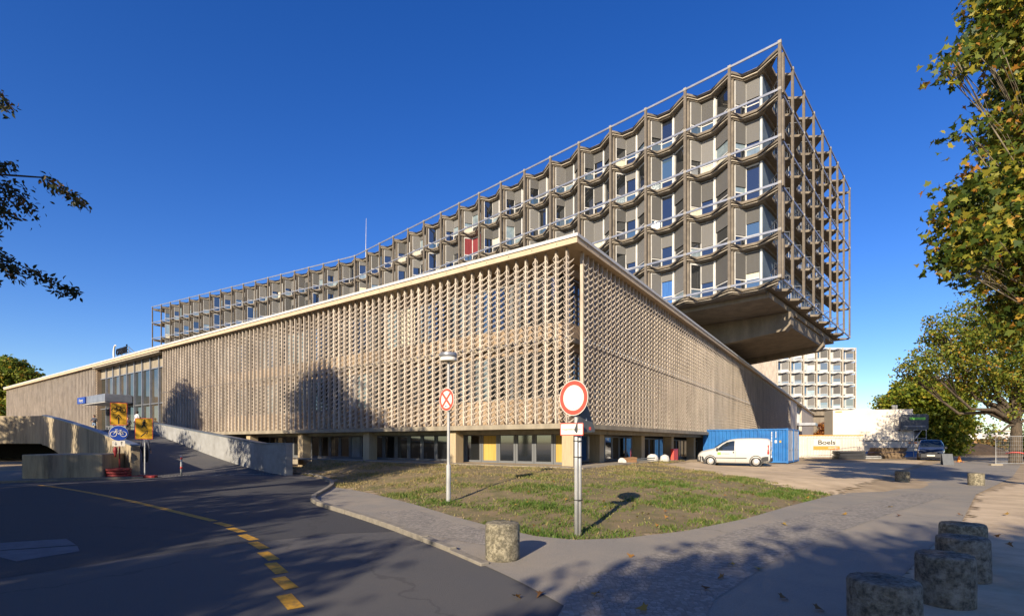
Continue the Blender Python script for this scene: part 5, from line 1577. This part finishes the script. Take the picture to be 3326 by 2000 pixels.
# far low buildings on the horizon
M['farwall'] = mat('far_wall', (0.55, 0.52, 0.47), rough=0.9)
for px, D, w_, h_, lab in ((2322, 260, 20, 9.5, 'small white far building on the horizon left of the tree gap'), (2372, 420, 38, 8.5, 'long pale far building on the horizon beyond the bushes'), (2430, 330, 16, 9, 'pale far building on the horizon beside the plane trunk')):
    f0 = at(px, D); e = empty('far_building', (f0.x, D, 0), label=lab, cat='building', group='buildings on the horizon')
    mb = MB(); mb.box((-w_/2, 0, 0), (w_/2, 8, h_)); mb.build('wall', M['farwall'], e)
    mb = MB(); mb.box((-w_/2-0.4, -0.4, h_), (w_/2+0.4, 8.4, h_+0.6)); mb.build('roof', M['base'], e)
    for i in range(int(w_/4)):
        mb = MB(); mb.box((-w_/2+1+i*4, -0.1, h_-2.6), (-w_/2+3.4+i*4, 0.02, h_-1.0)); mb.build('window', M['glass'], e)

# ================================================================== people
M['skin'] = mat('skin', (0.42, 0.24, 0.16), rough=0.6)
M['skin_dark'] = mat('skin_dark', (0.07, 0.04, 0.028), rough=0.6)
M['hair'] = mat('hair', (0.03, 0.02, 0.015), rough=0.8)
M['jacket'] = mat('jacket_dark', (0.05, 0.055, 0.075), (0.07, 0.075, 0.1), rough=0.9, scale=8)
M['jeans'] = mat('jeans', (0.22, 0.30, 0.42), (0.16, 0.22, 0.33), rough=0.9, scale=8)
M['shirt'] = mat('shirt_white', (0.68, 0.68, 0.68), rough=0.9)
M['trousers'] = mat('trousers_dark', (0.03, 0.03, 0.035), rough=0.9)
def person(loc, rz, top, bottom, skin, hair, label, sitting=False, arms='front', scale=1.0):
    J = {'pelvis': (0,0,0.95), 'spine': (0,0.01,1.15), 'chest': (0,0,1.36), 'neck': (0,0.01,1.50), 'headb': (0,-0.015,1.58), 'head': (0,-0.02,1.66), 'headt': (0,-0.01,1.75)}
    Rd = {'pelvis': .15, 'spine': .135, 'chest': .16, 'neck': .06, 'headb': .075, 'head': .095, 'headt': .07}
    E = [('pelvis','spine'),('spine','chest'),('chest','neck'),('neck','headb'),('headb','head'),('head','headt')]
    for s, n in ((-1,'l'),(1,'r')):
        J['hip'+n] = (s*0.10, 0, 0.90); Rd['hip'+n] = .105
        if sitting:
            J['knee'+n] = (s*0.13, -0.42, 0.90); J['ank'+n] = (s*0.13, -0.44, 0.50); J['toe'+n] = (s*0.14, -0.62, 0.46)
        else:
            J['knee'+n] = (s*0.11, -0.02, 0.50); J['ank'+n] = (s*0.12, 0.02, 0.09); J['toe'+n] = (s*0.14, -0.15, 0.04)
        Rd['knee'+n] = .07; Rd['ank'+n] = .045; Rd['toe'+n] = .04
        J['sho'+n] = (s*0.20, 0, 1.40); Rd['sho'+n] = .07
        if arms == 'front':
            J['elb'+n] = (s*0.26, -0.02, 1.12); J['wri'+n] = (s*0.10, -0.25, 1.10); J['han'+n] = (s*0.03, -0.30, 1.13)
        else:
            J['elb'+n] = (s*0.27, 0.03, 1.12); J['wri'+n] = (s*0.28, -0.05, 0.88); J['han'+n] = (s*0.28, -0.08, 0.78)
        Rd['elb'+n] = .048; Rd['wri'+n] = .034; Rd['han'+n] = .036
        E += [('pelvis','hip'+n),('hip'+n,'knee'+n),('knee'+n,'ank'+n),('ank'+n,'toe'+n),('chest','sho'+n),('sho'+n,'elb'+n),('elb'+n,'wri'+n),('wri'+n,'han'+n)]
        for fi in range(5):
            J['f%d' % fi + n] = tuple(a + b_ for a, b_ in zip(J['han'+n], (s*(0.02-0.012*fi) if arms != 'front' else -s*0.03, -0.02*(fi-2)*(1 if arms != 'front' else 0.3) - (0.03 if arms == 'front' else 0), -0.07 if arms != 'front' else 0.02*(fi-2))))
            Rd['f%d' % fi + n] = .009
            E.append(('han'+n, 'f%d' % fi + n))
    J['nose'] = (0, -0.125, 1.655); Rd['nose'] = .016; E.append(('head', 'nose'))
    names = list(J); idx = {n: i for i, n in enumerate(names)}
    me = bpy.data.meshes.new('person'); me.from_pydata([J[n] for n in names], [(idx[a], idx[b_]) for a, b_ in E], [])
    o = bpy.data.objects.new('person_tmp', me); col.objects.link(o)
    sk = o.modifiers.new('skin', 'SKIN'); ss = o.modifiers.new('sub', 'SUBSURF'); ss.levels = 1; ss.render_levels = 1
    for i, n in enumerate(names):
        me.skin_vertices[0].data[i].radius = (Rd[n], Rd[n]*0.85); me.skin_vertices[0].data[i].use_root = (n == 'pelvis')
    bpy.context.view_layer.update()
    m2 = bpy.data.meshes.new_from_object(o.evaluated_get(bpy.context.evaluated_depsgraph_get()))
    bpy.data.objects.remove(o)
    m2.materials.clear()
    for m in (skin, top, bottom, M['tyre']): m2.materials.append(m)
    for p in m2.polygons:
        c = p.center
        if c.z > 1.49: k = 0
        elif any((c - Vector(J['han'+n])).length < 0.10 for n in 'lr'): k = 0
        elif c.z > 0.98 or abs(c.x) > 0.2: k = 1
        elif (c.z < 0.09 and not sitting) or (sitting and c.z < 0.53): k = 3
        else: k = 2
        p.material_index = k; p.use_smooth = True
    P = mk('person', m2, loc=loc, rot=(0, 0, rz), scale=(scale,)*3, label=label, cat='person')
    h = MB(); h.lathe([(0.105, -0.02), (0.11, 0.04), (0.09, 0.10), (0.045, 0.13), (0.005, 0.135)], 14)
    ho = h.build('hair', hair, P, loc=(0, 0.015, 1.645), rot=(R(-14), 0, 0), smooth=True)
    return P
q = at(227, 50.5)
person((q.x, 50.5, ZD), R(15), M['jacket'], M['jeans'], M['skin'], M['hair'], 'person in a dark jacket and pale jeans standing by the entrance glass')
q = at(330, 43.0)
person((q.x, 43.0, 2.55), R(-20), M['shirt'], M['trousers'], M['skin_dark'], M['hair'], 'person in a white shirt, half hidden behind the pedestrian detour sign', arms='down')
q = at(350, 27.0)
person((q.x, 27.0, ramp_z(4.0)+0.01), R(170), M['jacket'], M['trousers'], M['skin'], M['hair'], 'person in dark clothes walking up the ramp behind the pedestrian sign', arms='down')
# a bench with a seated person at the entrance
q = at(294, 47.5)
BE = empty('bench', (q.x, 47.5, ZD), R(40), label='pale bench in front of the entrance glass', cat='bench')
mb = MB(); mb.box((-1.2, -0.2, 0.42), (1.2, 0.2, 0.48)); mb.build('seat', M['white'], BE)
for x in (-1.0, 1.0):
    mb = MB(); mb.box((x-0.04, -0.18, 0), (x+0.04, 0.18, 0.42)); mb.build('leg', M['galv'], BE)
person((q.x + 0.5, 47.6, ZD - 0.37), R(40), M['jacket'], M['trousers'], M['skin'], M['hair'], 'person in dark clothes sitting on the bench by the entrance', sitting=True)
# ================================================================== vegetation
PLANE = np.array([(0,0),(0.16,0.10),(0.46,0.02),(0.34,0.22),(0.55,0.46),(0.30,0.46),(0.20,0.56),(0.0,1.0),(-0.20,0.56),(-0.30,0.46),(-0.55,0.46),(-0.34,0.22),(-0.46,0.02),(-0.16,0.10)])
OVAL = np.array([(0,0),(0.22,0.3),(0.2,0.65),(0,1.0),(-0.2,0.65),(-0.22,0.3)])
RHOMB = np.array([(0,0),(0.34,0.45),(0,1.0),(-0.34,0.45)])
GAUSS = lambda n: rng.normal(0, 1, (n, 3))
def unit(a): return a / np.maximum(np.linalg.norm(a, axis=1, keepdims=True), 1e-9)
def leaf_mesh(name, C, size, shape, m, tint, droop=0.3, flat=None):
    n = len(C); k = len(shape)
    if np.isscalar(size): size = np.full(n, size)
    d = GAUSS(n); d[:, 2] -= droop*2; d = unit(d)
    if flat is not None:
        nr = unit(GAUSS(n)*flat + np.array([0, 0, 1.0])); d = unit(np.cross(nr, GAUSS(n)))
        s = np.cross(d, nr)
    else:
        s = unit(np.cross(d, GAUSS(n)))
    nrm = np.cross(s, d)
    sh = shape
    fold = np.abs(sh[:, 0]) * 0.5 - 0.25*sh[:, 1]**2
    V = C[:, None, :] + size[:, None, None] * (sh[None, :, 0, None]*s[:, None, :] + sh[None, :, 1, None]*d[:, None, :] + fold[None, :, None]*nrm[:, None, :])
    V = V.reshape(-1, 3)
    me = bpy.data.meshes.new(name)
    me.vertices.add(n*k); me.vertices.foreach_set('co', V.astype(np.float32).ravel())
    me.loops.add(n*k); me.loops.foreach_set('vertex_index', np.arange(n*k, dtype=np.int32))
    me.polygons.add(n); me.polygons.foreach_set('loop_start', np.arange(0, n*k, k, dtype=np.int32))
    me.update(calc_edges=True)
    a = me.attributes.new('tint', 'FLOAT', 'POINT'); a.data.foreach_set('value', np.repeat(np.clip(tint, 0, 1), k).astype(np.float32))
    me.materials.append(m)
    return me
def clump_points(blobs, dens, clump_r, per):
    """blobs: (centre, (rx, ry, rz)); returns leaf positions and clump tints"""
    P = []; Tn = []; CC = []
    for c, r in blobs:
        r = np.array(r if hasattr(r, '__len__') else (r, r, r), float)
        vol = r[0]*r[1]*r[2]
        n = max(3, int(dens * (vol ** (2.2/3.0))))
        u = unit(GAUSS(n)) * (rng.random((n, 1)) ** 0.42)
        cc = np.array(c)[None] + u * r[None]
        CC.append(cc)
        sizes = rng.uniform(0.6, 1.3, n) * clump_r
        for j in range(n):
            q = cc[j][None] + np.clip(GAUSS(per), -1.5, 1.5) * sizes[j] * np.array([1, 1, 0.7])[None]
            P.append(q); Tn.append(np.clip(rng.normal(0, 0.10) + rng.random(per), 0, 1))
    return np.concatenate(P), np.concatenate(Tn), np.concatenate(CC)
def tree(name, base, fork, blobs, dens, clump_r, per, lsize, shape, lm, bark, label, group=None, r0=0.3, twigs=60, droop=0.3, limb=0.5):
    e = empty(name, base, label=label, cat='tree', group=group)
    O = np.array(base)
    P, Tn, CC = clump_points(blobs, dens, clump_r, per)
    me = leaf_mesh('crown', P - O, lsize*rng.uniform(0.7, 1.25, len(P)), shape, lm, Tn, droop)
    mk('crown', me, e)
    b = MB()
    base_v = Vector((0, 0, -0.1)); fk = Vector(fork) - Vector(base)
    pts = [base_v, base_v.lerp(fk, 0.08), base_v.lerp(fk, 0.35) + Vector((random.uniform(-.1,.1), random.uniform(-.1,.1), 0)), base_v.lerp(fk, 0.7), fk]
    b.tube(pts, [r0*1.35, r0*1.08, r0, r0*0.9, r0*0.8], 12)
    allc = CC - O
    for c, r in blobs:
        c = Vector(c) - Vector(base)
        mid = fk.lerp(c, 0.5) + Vector((random.uniform(-.3,.3), random.uniform(-.3,.3), -0.12*(c-fk).length))
        L_ = (c - fk).length
        rr = r0*limb*min(1, 0.3 + 0.1*L_)
        b.tube([fk - (fk-base_v)*0.05, fk.lerp(mid, 0.5) + Vector((0,0,0.05*L_)), mid, c], [rr, rr*0.8, rr*0.55, rr*0.22], 7)
        rm = max(r) if hasattr(r, '__len__') else r
        near = [Vector(q) for q in allc if (Vector(q)-c).length < rm*1.1]
        random.shuffle(near)
        for q in near[:max(4, int(twigs/len(blobs)))]:
            st = mid.lerp(c, random.uniform(0.2, 1.0))
            m_ = st.lerp(q, 0.5) + Vector((random.uniform(-.1,.1), random.uniform(-.1,.1), 0.06*(q-st).length))
            b.tube([st, m_, q], [rr*0.24, rr*0.16, 0.012], 5)
    b.build('trunk', bark, e, smooth=True)
    return e
plane_ramp = [(0.0, (0.035, 0.065, 0.010)), (0.40, (0.10, 0.14, 0.018)), (0.72, (0.25, 0.25, 0.028)), (0.92, (0.48, 0.37, 0.045)), (1.0, (0.42, 0.19, 0.03))]
M['planeleaf'] = leaf_mat('plane_leaves', plane_ramp, 0.42)
M['planeleaf2'] = leaf_mat('plane_leaves_far', [(0.0, (0.06, 0.105, 0.016)), (0.4, (0.16, 0.21, 0.03)), (0.72, (0.30, 0.31, 0.042)), (0.92, (0.38, 0.31, 0.045)), (1.0, (0.42, 0.22, 0.03))], 0.5)
M['limeleaf'] = leaf_mat('lime_leaves', [(0.0, (0.09, 0.14, 0.016)), (0.5, (0.22, 0.27, 0.03)), (0.85, (0.38, 0.36, 0.04)), (1.0, (0.48, 0.35, 0.04))], 0.5)
M['darkleaf'] = leaf_mat('dark_leaves', [(0.0, (0.016, 0.026, 0.008)), (0.6, (0.04, 0.05, 0.014)), (0.9, (0.10, 0.065, 0.018)), (1.0, (0.15, 0.07, 0.02))], 0.25)
M['redleaf'] = leaf_mat('red_leaves', [(0.0, (0.10, 0.03, 0.012)), (0.5, (0.24, 0.075, 0.02)), (1.0, (0.36, 0.16, 0.03))], 0.3)
M['scrub'] = leaf_mat('scrub_leaves', [(0.0, (0.05, 0.06, 0.018)), (0.5, (0.13, 0.11, 0.03)), (0.85, (0.22, 0.13, 0.035)), (1.0, (0.30, 0.15, 0.035))], 0.3)
def bl(px, py, D, rpx, sq=1.0, dep=1.0):
    """blob from a picture position: centre at depth D, radius in picture pixels"""
    k, v = ray(px, py); r = rpx*S/1595.0*D
    return ((k*D, D, EYE + v*D), (r, r*dep, r*sq))

# big plane tree whose crown hangs into the picture from the right, trunk outside the frame
nb_ = [bl(2432, 60, 11.2, 82), bl(2365, 120, 10.4, 48), bl(2300, 165, 10.0, 34, 0.8), bl(2455, 170, 11.5, 60), bl(2468, 330, 11, 90), bl(2405, 440, 10.6, 75), bl(2345, 500, 10.2, 62), bl(2312, 580, 10.0, 66, 0.8), bl(2410, 590, 10.8, 105), bl(2290, 635, 10.0, 36), bl(2480, 680, 11.0, 80), bl(2465, 790, 11.2, 42), bl(2325, 330, 10.2, 18, 1.6),
       bl(2620, 200, 12, 190), bl(2620, 480, 11.5, 180), bl(2620, 700, 12, 110), bl(2780, 350, 13, 220), bl(2600, -120, 12.5, 200), bl(2850, 620, 12, 160)]
tree('plane_tree', (17.2, 12.4, 0), (16.6, 12.4, 5.0), nb_, 130, 0.21, 17, 0.14, PLANE, M['planeleaf'], M['barkpale'], 'large plane tree whose autumn leaves hang in from the right edge', r0=0.26, twigs=260, droop=0.35, limb=0.13)
# plane tree with its trunk in view on the right
tb = gp(2447, 1118)
D3 = tb.y
mb_ = [bl(2225, 880, D3-1, 55, 0.6), bl(2270, 840, D3, 60), bl(2190, 905, D3, 32, 0.6), bl(2255, 790, D3, 30), bl(2330, 800, D3, 75), bl(2300, 890, D3+1, 60, 0.7), bl(2385, 860, D3-1, 80), bl(2350, 930, D3, 55, 0.7), bl(2400, 750, D3+1, 80), bl(2450, 790, D3, 90), bl(2440, 930, D3, 60), bl(2420, 990, D3, 30, 0.7), bl(2500, 880, D3, 100), bl(2540, 780, D3+2, 120), bl(2480, 680, D3+1, 90), bl(2560, 960, D3, 90), bl(2395, 1040, D3-1, 16)]
tree('plane_tree', (tb.x, tb.y, 0), (tb.x + 0.1, tb.y, 3.0), mb_, 15, 0.34, 26, 0.21, RHOMB, M['planeleaf2'], M['bark'], 'spreading plane tree with its dark trunk in view near the right edge', r0=0.36, twigs=170)
# red and white tape round the trunk
mb = MB(); mb.tube([(0.50*math.cos(a), 0.50*math.sin(a), 0.62 + 0.05*math.sin(2*a)) for a in [2*math.pi*i/20 for i in range(21)]], 0.04, 4)
mb.build('barrier_tape', M['signred'], loc=(tb.x, tb.y, 0.2), label='red tape tied round the trunk of the plane tree', cat='tape')
# trees behind the site office
for blobs, bx, D, lab in (
    ([bl(2165, 985, 66, 46), bl(2190, 950, 66, 38), bl(2200, 1020, 66, 50), bl(2150, 1030, 66, 36)], 2180, 66, 'yellow green tree rising right behind the site office'),
    ([bl(2245, 960, 60, 55), bl(2225, 1020, 60, 52), bl(2275, 1010, 60, 55), bl(2240, 1065, 60, 48), bl(2215, 1085, 60, 30)], 2245, 60, 'dense green tree behind the dark parked van'),
    ([bl(2300, 960, 57, 42), bl(2305, 1010, 57, 40), bl(2295, 1060, 57, 40), bl(2330, 1030, 57, 14), bl(2270, 1090, 57, 26)], 2290, 57, 'golden green tree at the end of the hedge near the mound')):
    f0 = at(bx, D)
    tree('lime_tree', (f0.x, D, 0), (f0.x, D, 3.0), blobs, 13, 0.5, 34, 0.42, RHOMB, M['limeleaf'], M['bark'], lab, group='trees behind the site office', r0=0.3, twigs=60)
f0 = at(1990, 150)
tree('red_tree', (f0.x, 150, 0), (f0.x, 150, 3), [bl(1992, 1034, 150, 17), bl(1984, 1052, 150, 18), bl(1996, 1058, 150, 16)], 7, 0.5, 40, 0.5, RHOMB, M['redleaf'], M['bark'], 'rust red tree glimpsed between the low building and the office', r0=0.35, twigs=30)
# scrub along the horizon on the right
P, Tn, CC = clump_points([bl(2350 + i*16, 1082 + 6*math.sin(i*1.7), 95 + 9*(i % 3), 26 + 5*math.sin(i*2.3), 0.8) for i in range(14)] + [bl(2330 + i*14, 1070, 170, 15, 0.6) for i in range(12)], 2.2, 0.9, 60)
sc_ = mk('far_scrub', leaf_mesh('far_scrub', P, 0.7, RHOMB, M['scrub'], Tn), label='brown and green scrub along the horizon', cat='scrub', kind='stuff')
f0 = at(2470, 44)
tree('golden_bush', (f0.x, 44, 0), (f0.x, 44, 0.7), [bl(2468, 1070, 44, 28), bl(2490, 1085, 44, 30), bl(2500, 1060, 44, 40)], 16, 0.3, 30, 0.22, RHOMB, M['limeleaf'], M['bark'], 'golden bush at the right edge beyond the plane trunk', r0=0.08, twigs=20)
# tree beyond the far left end of the low building
f0 = at(10, 122)
tree('far_tree', (f0.x, 122, 0), (f0.x, 122, 7), [bl(10, 900, 122, 34), bl(30, 890, 122, 28), bl(70, 905, 122, 20, 0.7), bl(0, 950, 122, 40), bl(-30, 920, 122, 45), bl(15, 985, 122, 22)], 8, 0.7, 40, 0.75, RHOMB, M['planeleaf2'], M['bark'], 'green tree beyond the far left end of the low building', r0=0.5, twigs=50)

# tree outside the left edge whose drooping twigs hang into the picture
def twig(pts_px, D, n, spread):
    pts = []
    for i in range(n):
        f = rng.random()*(len(pts_px)-1); a = int(f); g = f - a
        x = pts_px[a][0]*(1-g) + pts_px[a+1][0]*g; y = pts_px[a][1]*(1-g) + pts_px[a+1][1]*g
        k, v = ray(x + rng.normal(0, spread*0.8), y + rng.normal(0, spread) + spread*0.5)
        d = D + rng.normal(0, 0.25)
        pts.append((k*d, d, EYE + v*d))
    return pts
tw = [([(-60,390),(0,420),(60,424),(110,430)], 14.0, 0, 3), ([(105,428),(140,450),(175,470),(205,490)], 14.0, 150, 8), ([(-40,440),(10,455),(50,470),(80,500)], 14.2, 230, 18), ([(-30,480),(0,500),(20,515)], 14.2, 110, 13),
      ([(-60,580),(0,610),(50,640),(100,665),(150,690),(190,704)], 13.6, 260, 9), ([(-20,620),(20,640),(50,665)], 13.6, 90, 9), ([(-40,200),(0,230),(35,265)], 14.4, 110, 11), ([(-40,375),(0,400),(35,395)], 14.2, 70, 7), ([(-40,555),(0,560)], 14, 40, 6), ([(-40,675),(0,680)], 14, 30, 4)]
LT = empty('beech_tree', (-19.5, 12.0, 0), label='tree outside the left edge with dark drooping twigs in the sky', cat='tree')
O = np.array((-19.5, 12.0, 0.0))
pts = []
for px, D, n, sp_ in tw: pts += twig(px, D, int(n*1.3), sp_)
P1 = np.array(pts); T1 = rng.random(len(P1))
P2, T2_, CC2 = clump_points([((-19.5,11.5,9.5), (3.6,3.6,2.6)), ((-20.5,13.5,12.0), (3.2,3.2,2.4)), ((-18.6,9.5,7.0), (2.8,3.0,1.8)), ((-21,11,14.2), (2.6,2.6,1.7)), ((-17.6,13.2,10.8), (1.6,1.8,1.6))], 30, 0.4, 22)
keep = (P2[:, 0] / np.maximum(P2[:, 1], 0.1)) < -1.09
P2 = P2[keep]; T2_ = T2_[keep]
mk('crown', leaf_mesh('crown', np.concatenate([P1, P2]) - O, np.concatenate([rng.uniform(.11, .17, len(P1)), rng.uniform(.16, .26, len(P2))]), OVAL, M['darkleaf'], np.concatenate([T1, T2_])), LT)
b = MB(); b.tube([(0,0,-0.1), (0,0,3), (-0.2,0.1,6), (-0.5,0.3,11), (-0.6,0.2,14)], [0.4, 0.32, 0.28, 0.18, 0.06], 10)
for px, D, n, sp_ in tw:
    q = []
    for x, y in px:
        k, v = ray(x, y); q.append(Vector((k*D, D, EYE + v*D)) - Vector(O))
    b.tube([Vector((-0.3, 0.2, q[0].z - 1.0)), (Vector((-0.3,0.2,q[0].z-0.4)) + q[0])/2] + q, [0.08, 0.05] + [0.022 - 0.014*i/len(q) for i in range(len(q))], 5)
b.build('trunk', M['bark'], LT, smooth=True)

# trees behind the camera: they shade the road and the path
def shade_tree(w, u, h0, h1, rad, n, label, leaf=0.30, per=22, cr=0.42):
    ca_, sa_ = math.cos(R(SUN_AZ)), math.sin(R(SUN_AZ))
    X = w*ca_ + u*sa_; Y = -w*sa_ + u*ca_
    zc = (h0+h1)/2; hz_ = (h1-h0)/2
    blobs = [((X, Y, zc), (rad*0.8, rad*0.8, hz_*0.9))]
    for i in range(n):
        a = 2*math.pi*i/n + random.uniform(-.3, .3)
        blobs.append(((X + rad*0.55*math.cos(a), Y + rad*0.55*math.sin(a), zc + random.uniform(-.5, .5)*hz_), (rad*0.5, rad*0.5, hz_*0.55)))
    return tree('street_tree', (X, Y, 0), (X, Y, h0), blobs, 15 if w < -25 else 13, cr, per, leaf, RHOMB, M['planeleaf2'], M['bark'], label, group='street trees behind the camera', r0=0.32, twigs=60)
SHADE = [(-12.0, -12.5, 3.5, 10.5, 4.2), (-19.0, -11.0, 4.0, 11.5, 4.6), (-27.5, -9.0, 4.0, 11.5, 4.6), (-37.0, -7.5, 4.0, 11.5, 4.8), (-15.0, -25.0, 6.0, 13.5, 4.6), (-24.0, -24.0, 6.0, 13.5, 4.8), (-5.6, -15.0, 4.0, 9.3, 2.8), (3.6, -14.5, 5.0, 11.4, 3.2), (-34.0, -22.0, 6.0, 13.5, 4.8), (10.5, -9.5, 4.0, 9.8, 2.6),
         (0.4, -17.0, 5.0, 10.4, 2.5), (-20.5, -2.0, 8.0, 15.0, 3.4), (-43.0, 8.0, 6.0, 15.5, 3.8), (-33.0, -3.0, 5.0, 12.0, 4.0), (-41.5, -1.0, 5.0, 13.0, 4.2), (-51.0, 2.0, 5.0, 13.0, 4.4), (-60.0, 5.0, 5.0, 13.0, 5.0), (1.8, -19.5, 6.0, 11.4, 2.4), (0.6, -12.0, 4.5, 8.6, 2.3), (-15.5, -3.0, 7.5, 13.2, 3.0), (6.2, -17.0, 6.5, 12.6, 2.6)]
for i, (w_, u_, h0, h1, rad) in enumerate(SHADE):
    shade_tree(w_, u_, h0, h1, rad, 5, 'street tree behind the camera, throwing shade over the road')

# ---- grass blades
def grass():
    n = 420000
    x0, y0 = LAWN.min(0); x1, y1 = LAWN.max(0)
    px = rng.uniform(x0, x1, n*2); py = rng.uniform(y0, y1, n*2)
    ins = inside(LAWN, px, py); px = px[ins]; py = py[ins]
    f = (np.sin(px*1.7 + 0.6*np.sin(py*2.3)) + np.sin(py*2.1 + 1.3*np.sin(px*1.1) + 2) + 0.8*np.sin(px*4.3 + py*3.7) + 0.7*np.sin(px*9.1 - py*7.7 + np.sin(py*5)))/3.5
    dry = np.clip((py - 13.5 - 0.25*px)/6.0, 0, 1)
    keep = rng.random(len(px)) < np.clip(0.24 + 0.85*f, 0.04, 1)*(1 - 0.6*dry)
    px, py, f, dry = px[keep], py[keep], f[keep], dry[keep]
    m = len(px)
    pz = terrain_np(px, py)
    h = rng.uniform(0.03, 0.10, m)*(0.8 + 0.5*np.clip(f, -.5, 1)); wd = rng.uniform(0.006, 0.013, m)*(1 + py/22.0)
    a = rng.uniform(0, 2*np.pi, m); le = rng.uniform(0.2, 1.1, m)*h; b_ = rng.uniform(0, 2*np.pi, m)
    B = np.stack([px, py, pz-0.005], 1); sd_ = np.stack([np.cos(a)*wd, np.sin(a)*wd, np.zeros(m)], 1)
    tip = B + np.stack([np.cos(b_)*le, np.sin(b_)*le, h], 1)
    V = np.stack([B - sd_, B + sd_, tip], 1).reshape(-1, 3)
    me = bpy.data.meshes.new('grass')
    me.vertices.add(3*m); me.vertices.foreach_set('co', V.astype(np.float32).ravel())
    me.loops.add(3*m); me.loops.foreach_set('vertex_index', np.arange(3*m, dtype=np.int32))
    me.polygons.add(m); me.polygons.foreach_set('loop_start', np.arange(0, 3*m, 3, dtype=np.int32))
    me.update(calc_edges=True)
    t = np.clip(0.58 - 0.35*f + 0.5*dry + rng.normal(0, 0.16, m), 0, 1)
    at_ = me.attributes.new('tint', 'FLOAT', 'POINT'); at_.data.foreach_set('value', np.repeat(t, 3).astype(np.float32))
    me.materials.append(leaf_mat('grass_blades', [(0.0, (0.045, 0.105, 0.012)), (0.4, (0.085, 0.14, 0.02)), (0.7, (0.18, 0.18, 0.05)), (1.0, (0.32, 0.24, 0.11))], 0.25, 0.6))
    mk('grass', me, kind='stuff', label='patchy autumn grass on the lawn', cat='grass')
grass()

# ---- fallen leaves
M['fallen'] = leaf_mat('fallen_leaves', [(0.0, (0.16, 0.06, 0.02)), (0.5, (0.30, 0.15, 0.035)), (1.0, (0.45, 0.30, 0.05))], 0.15, 0.7)
lv = [leaf_mesh('fallen_leaf', np.zeros((1, 3)), 0.115, PLANE, M['fallen'], np.array([t]), flat=0.18) for t in (0.05, 0.3, 0.5, 0.7, 0.95)]
fixed = [(1518,1336),(1310,1428),(1237,1437),(1433,1434),(1745,1391),(1770,1362),(1828,1372),(1965,1467),(2170,1242),(1950,1200),(1884,1262),(2400,1290),(2425,1310),(2380,1380),(2040,1240),(2150,1222),(2310,1240),(2430,1240),(1700,1420),(1560,1470),(1880,1440)]
for x, y in fixed:
    p = gp(x, y, 0.03)
    mk('fallen_leaf', random.choice(lv), loc=(p.x, p.y, 0.035), rot=(0, 0, random.uniform(0, 6.3)), label='fallen brown leaf lying on the paving', cat='leaf', group='fallen leaves on the paving')
cnt = 0
while cnt < 70:
    x = random.uniform(-4, 10); y = random.uniform(8.2, 17)
    if not inside(LAWN, np.array([x]), np.array([y]))[0]: continue
    mk('fallen_leaf', random.choice(lv), loc=(x, y, terrain(x, y) + 0.06), rot=(random.uniform(-.3,.3), random.uniform(-.3,.3), random.uniform(0, 6.3)), scale=(0.72,)*3, label='fallen orange leaf lying in the grass of the lawn', cat='leaf', group='fallen leaves on the lawn'); cnt += 1
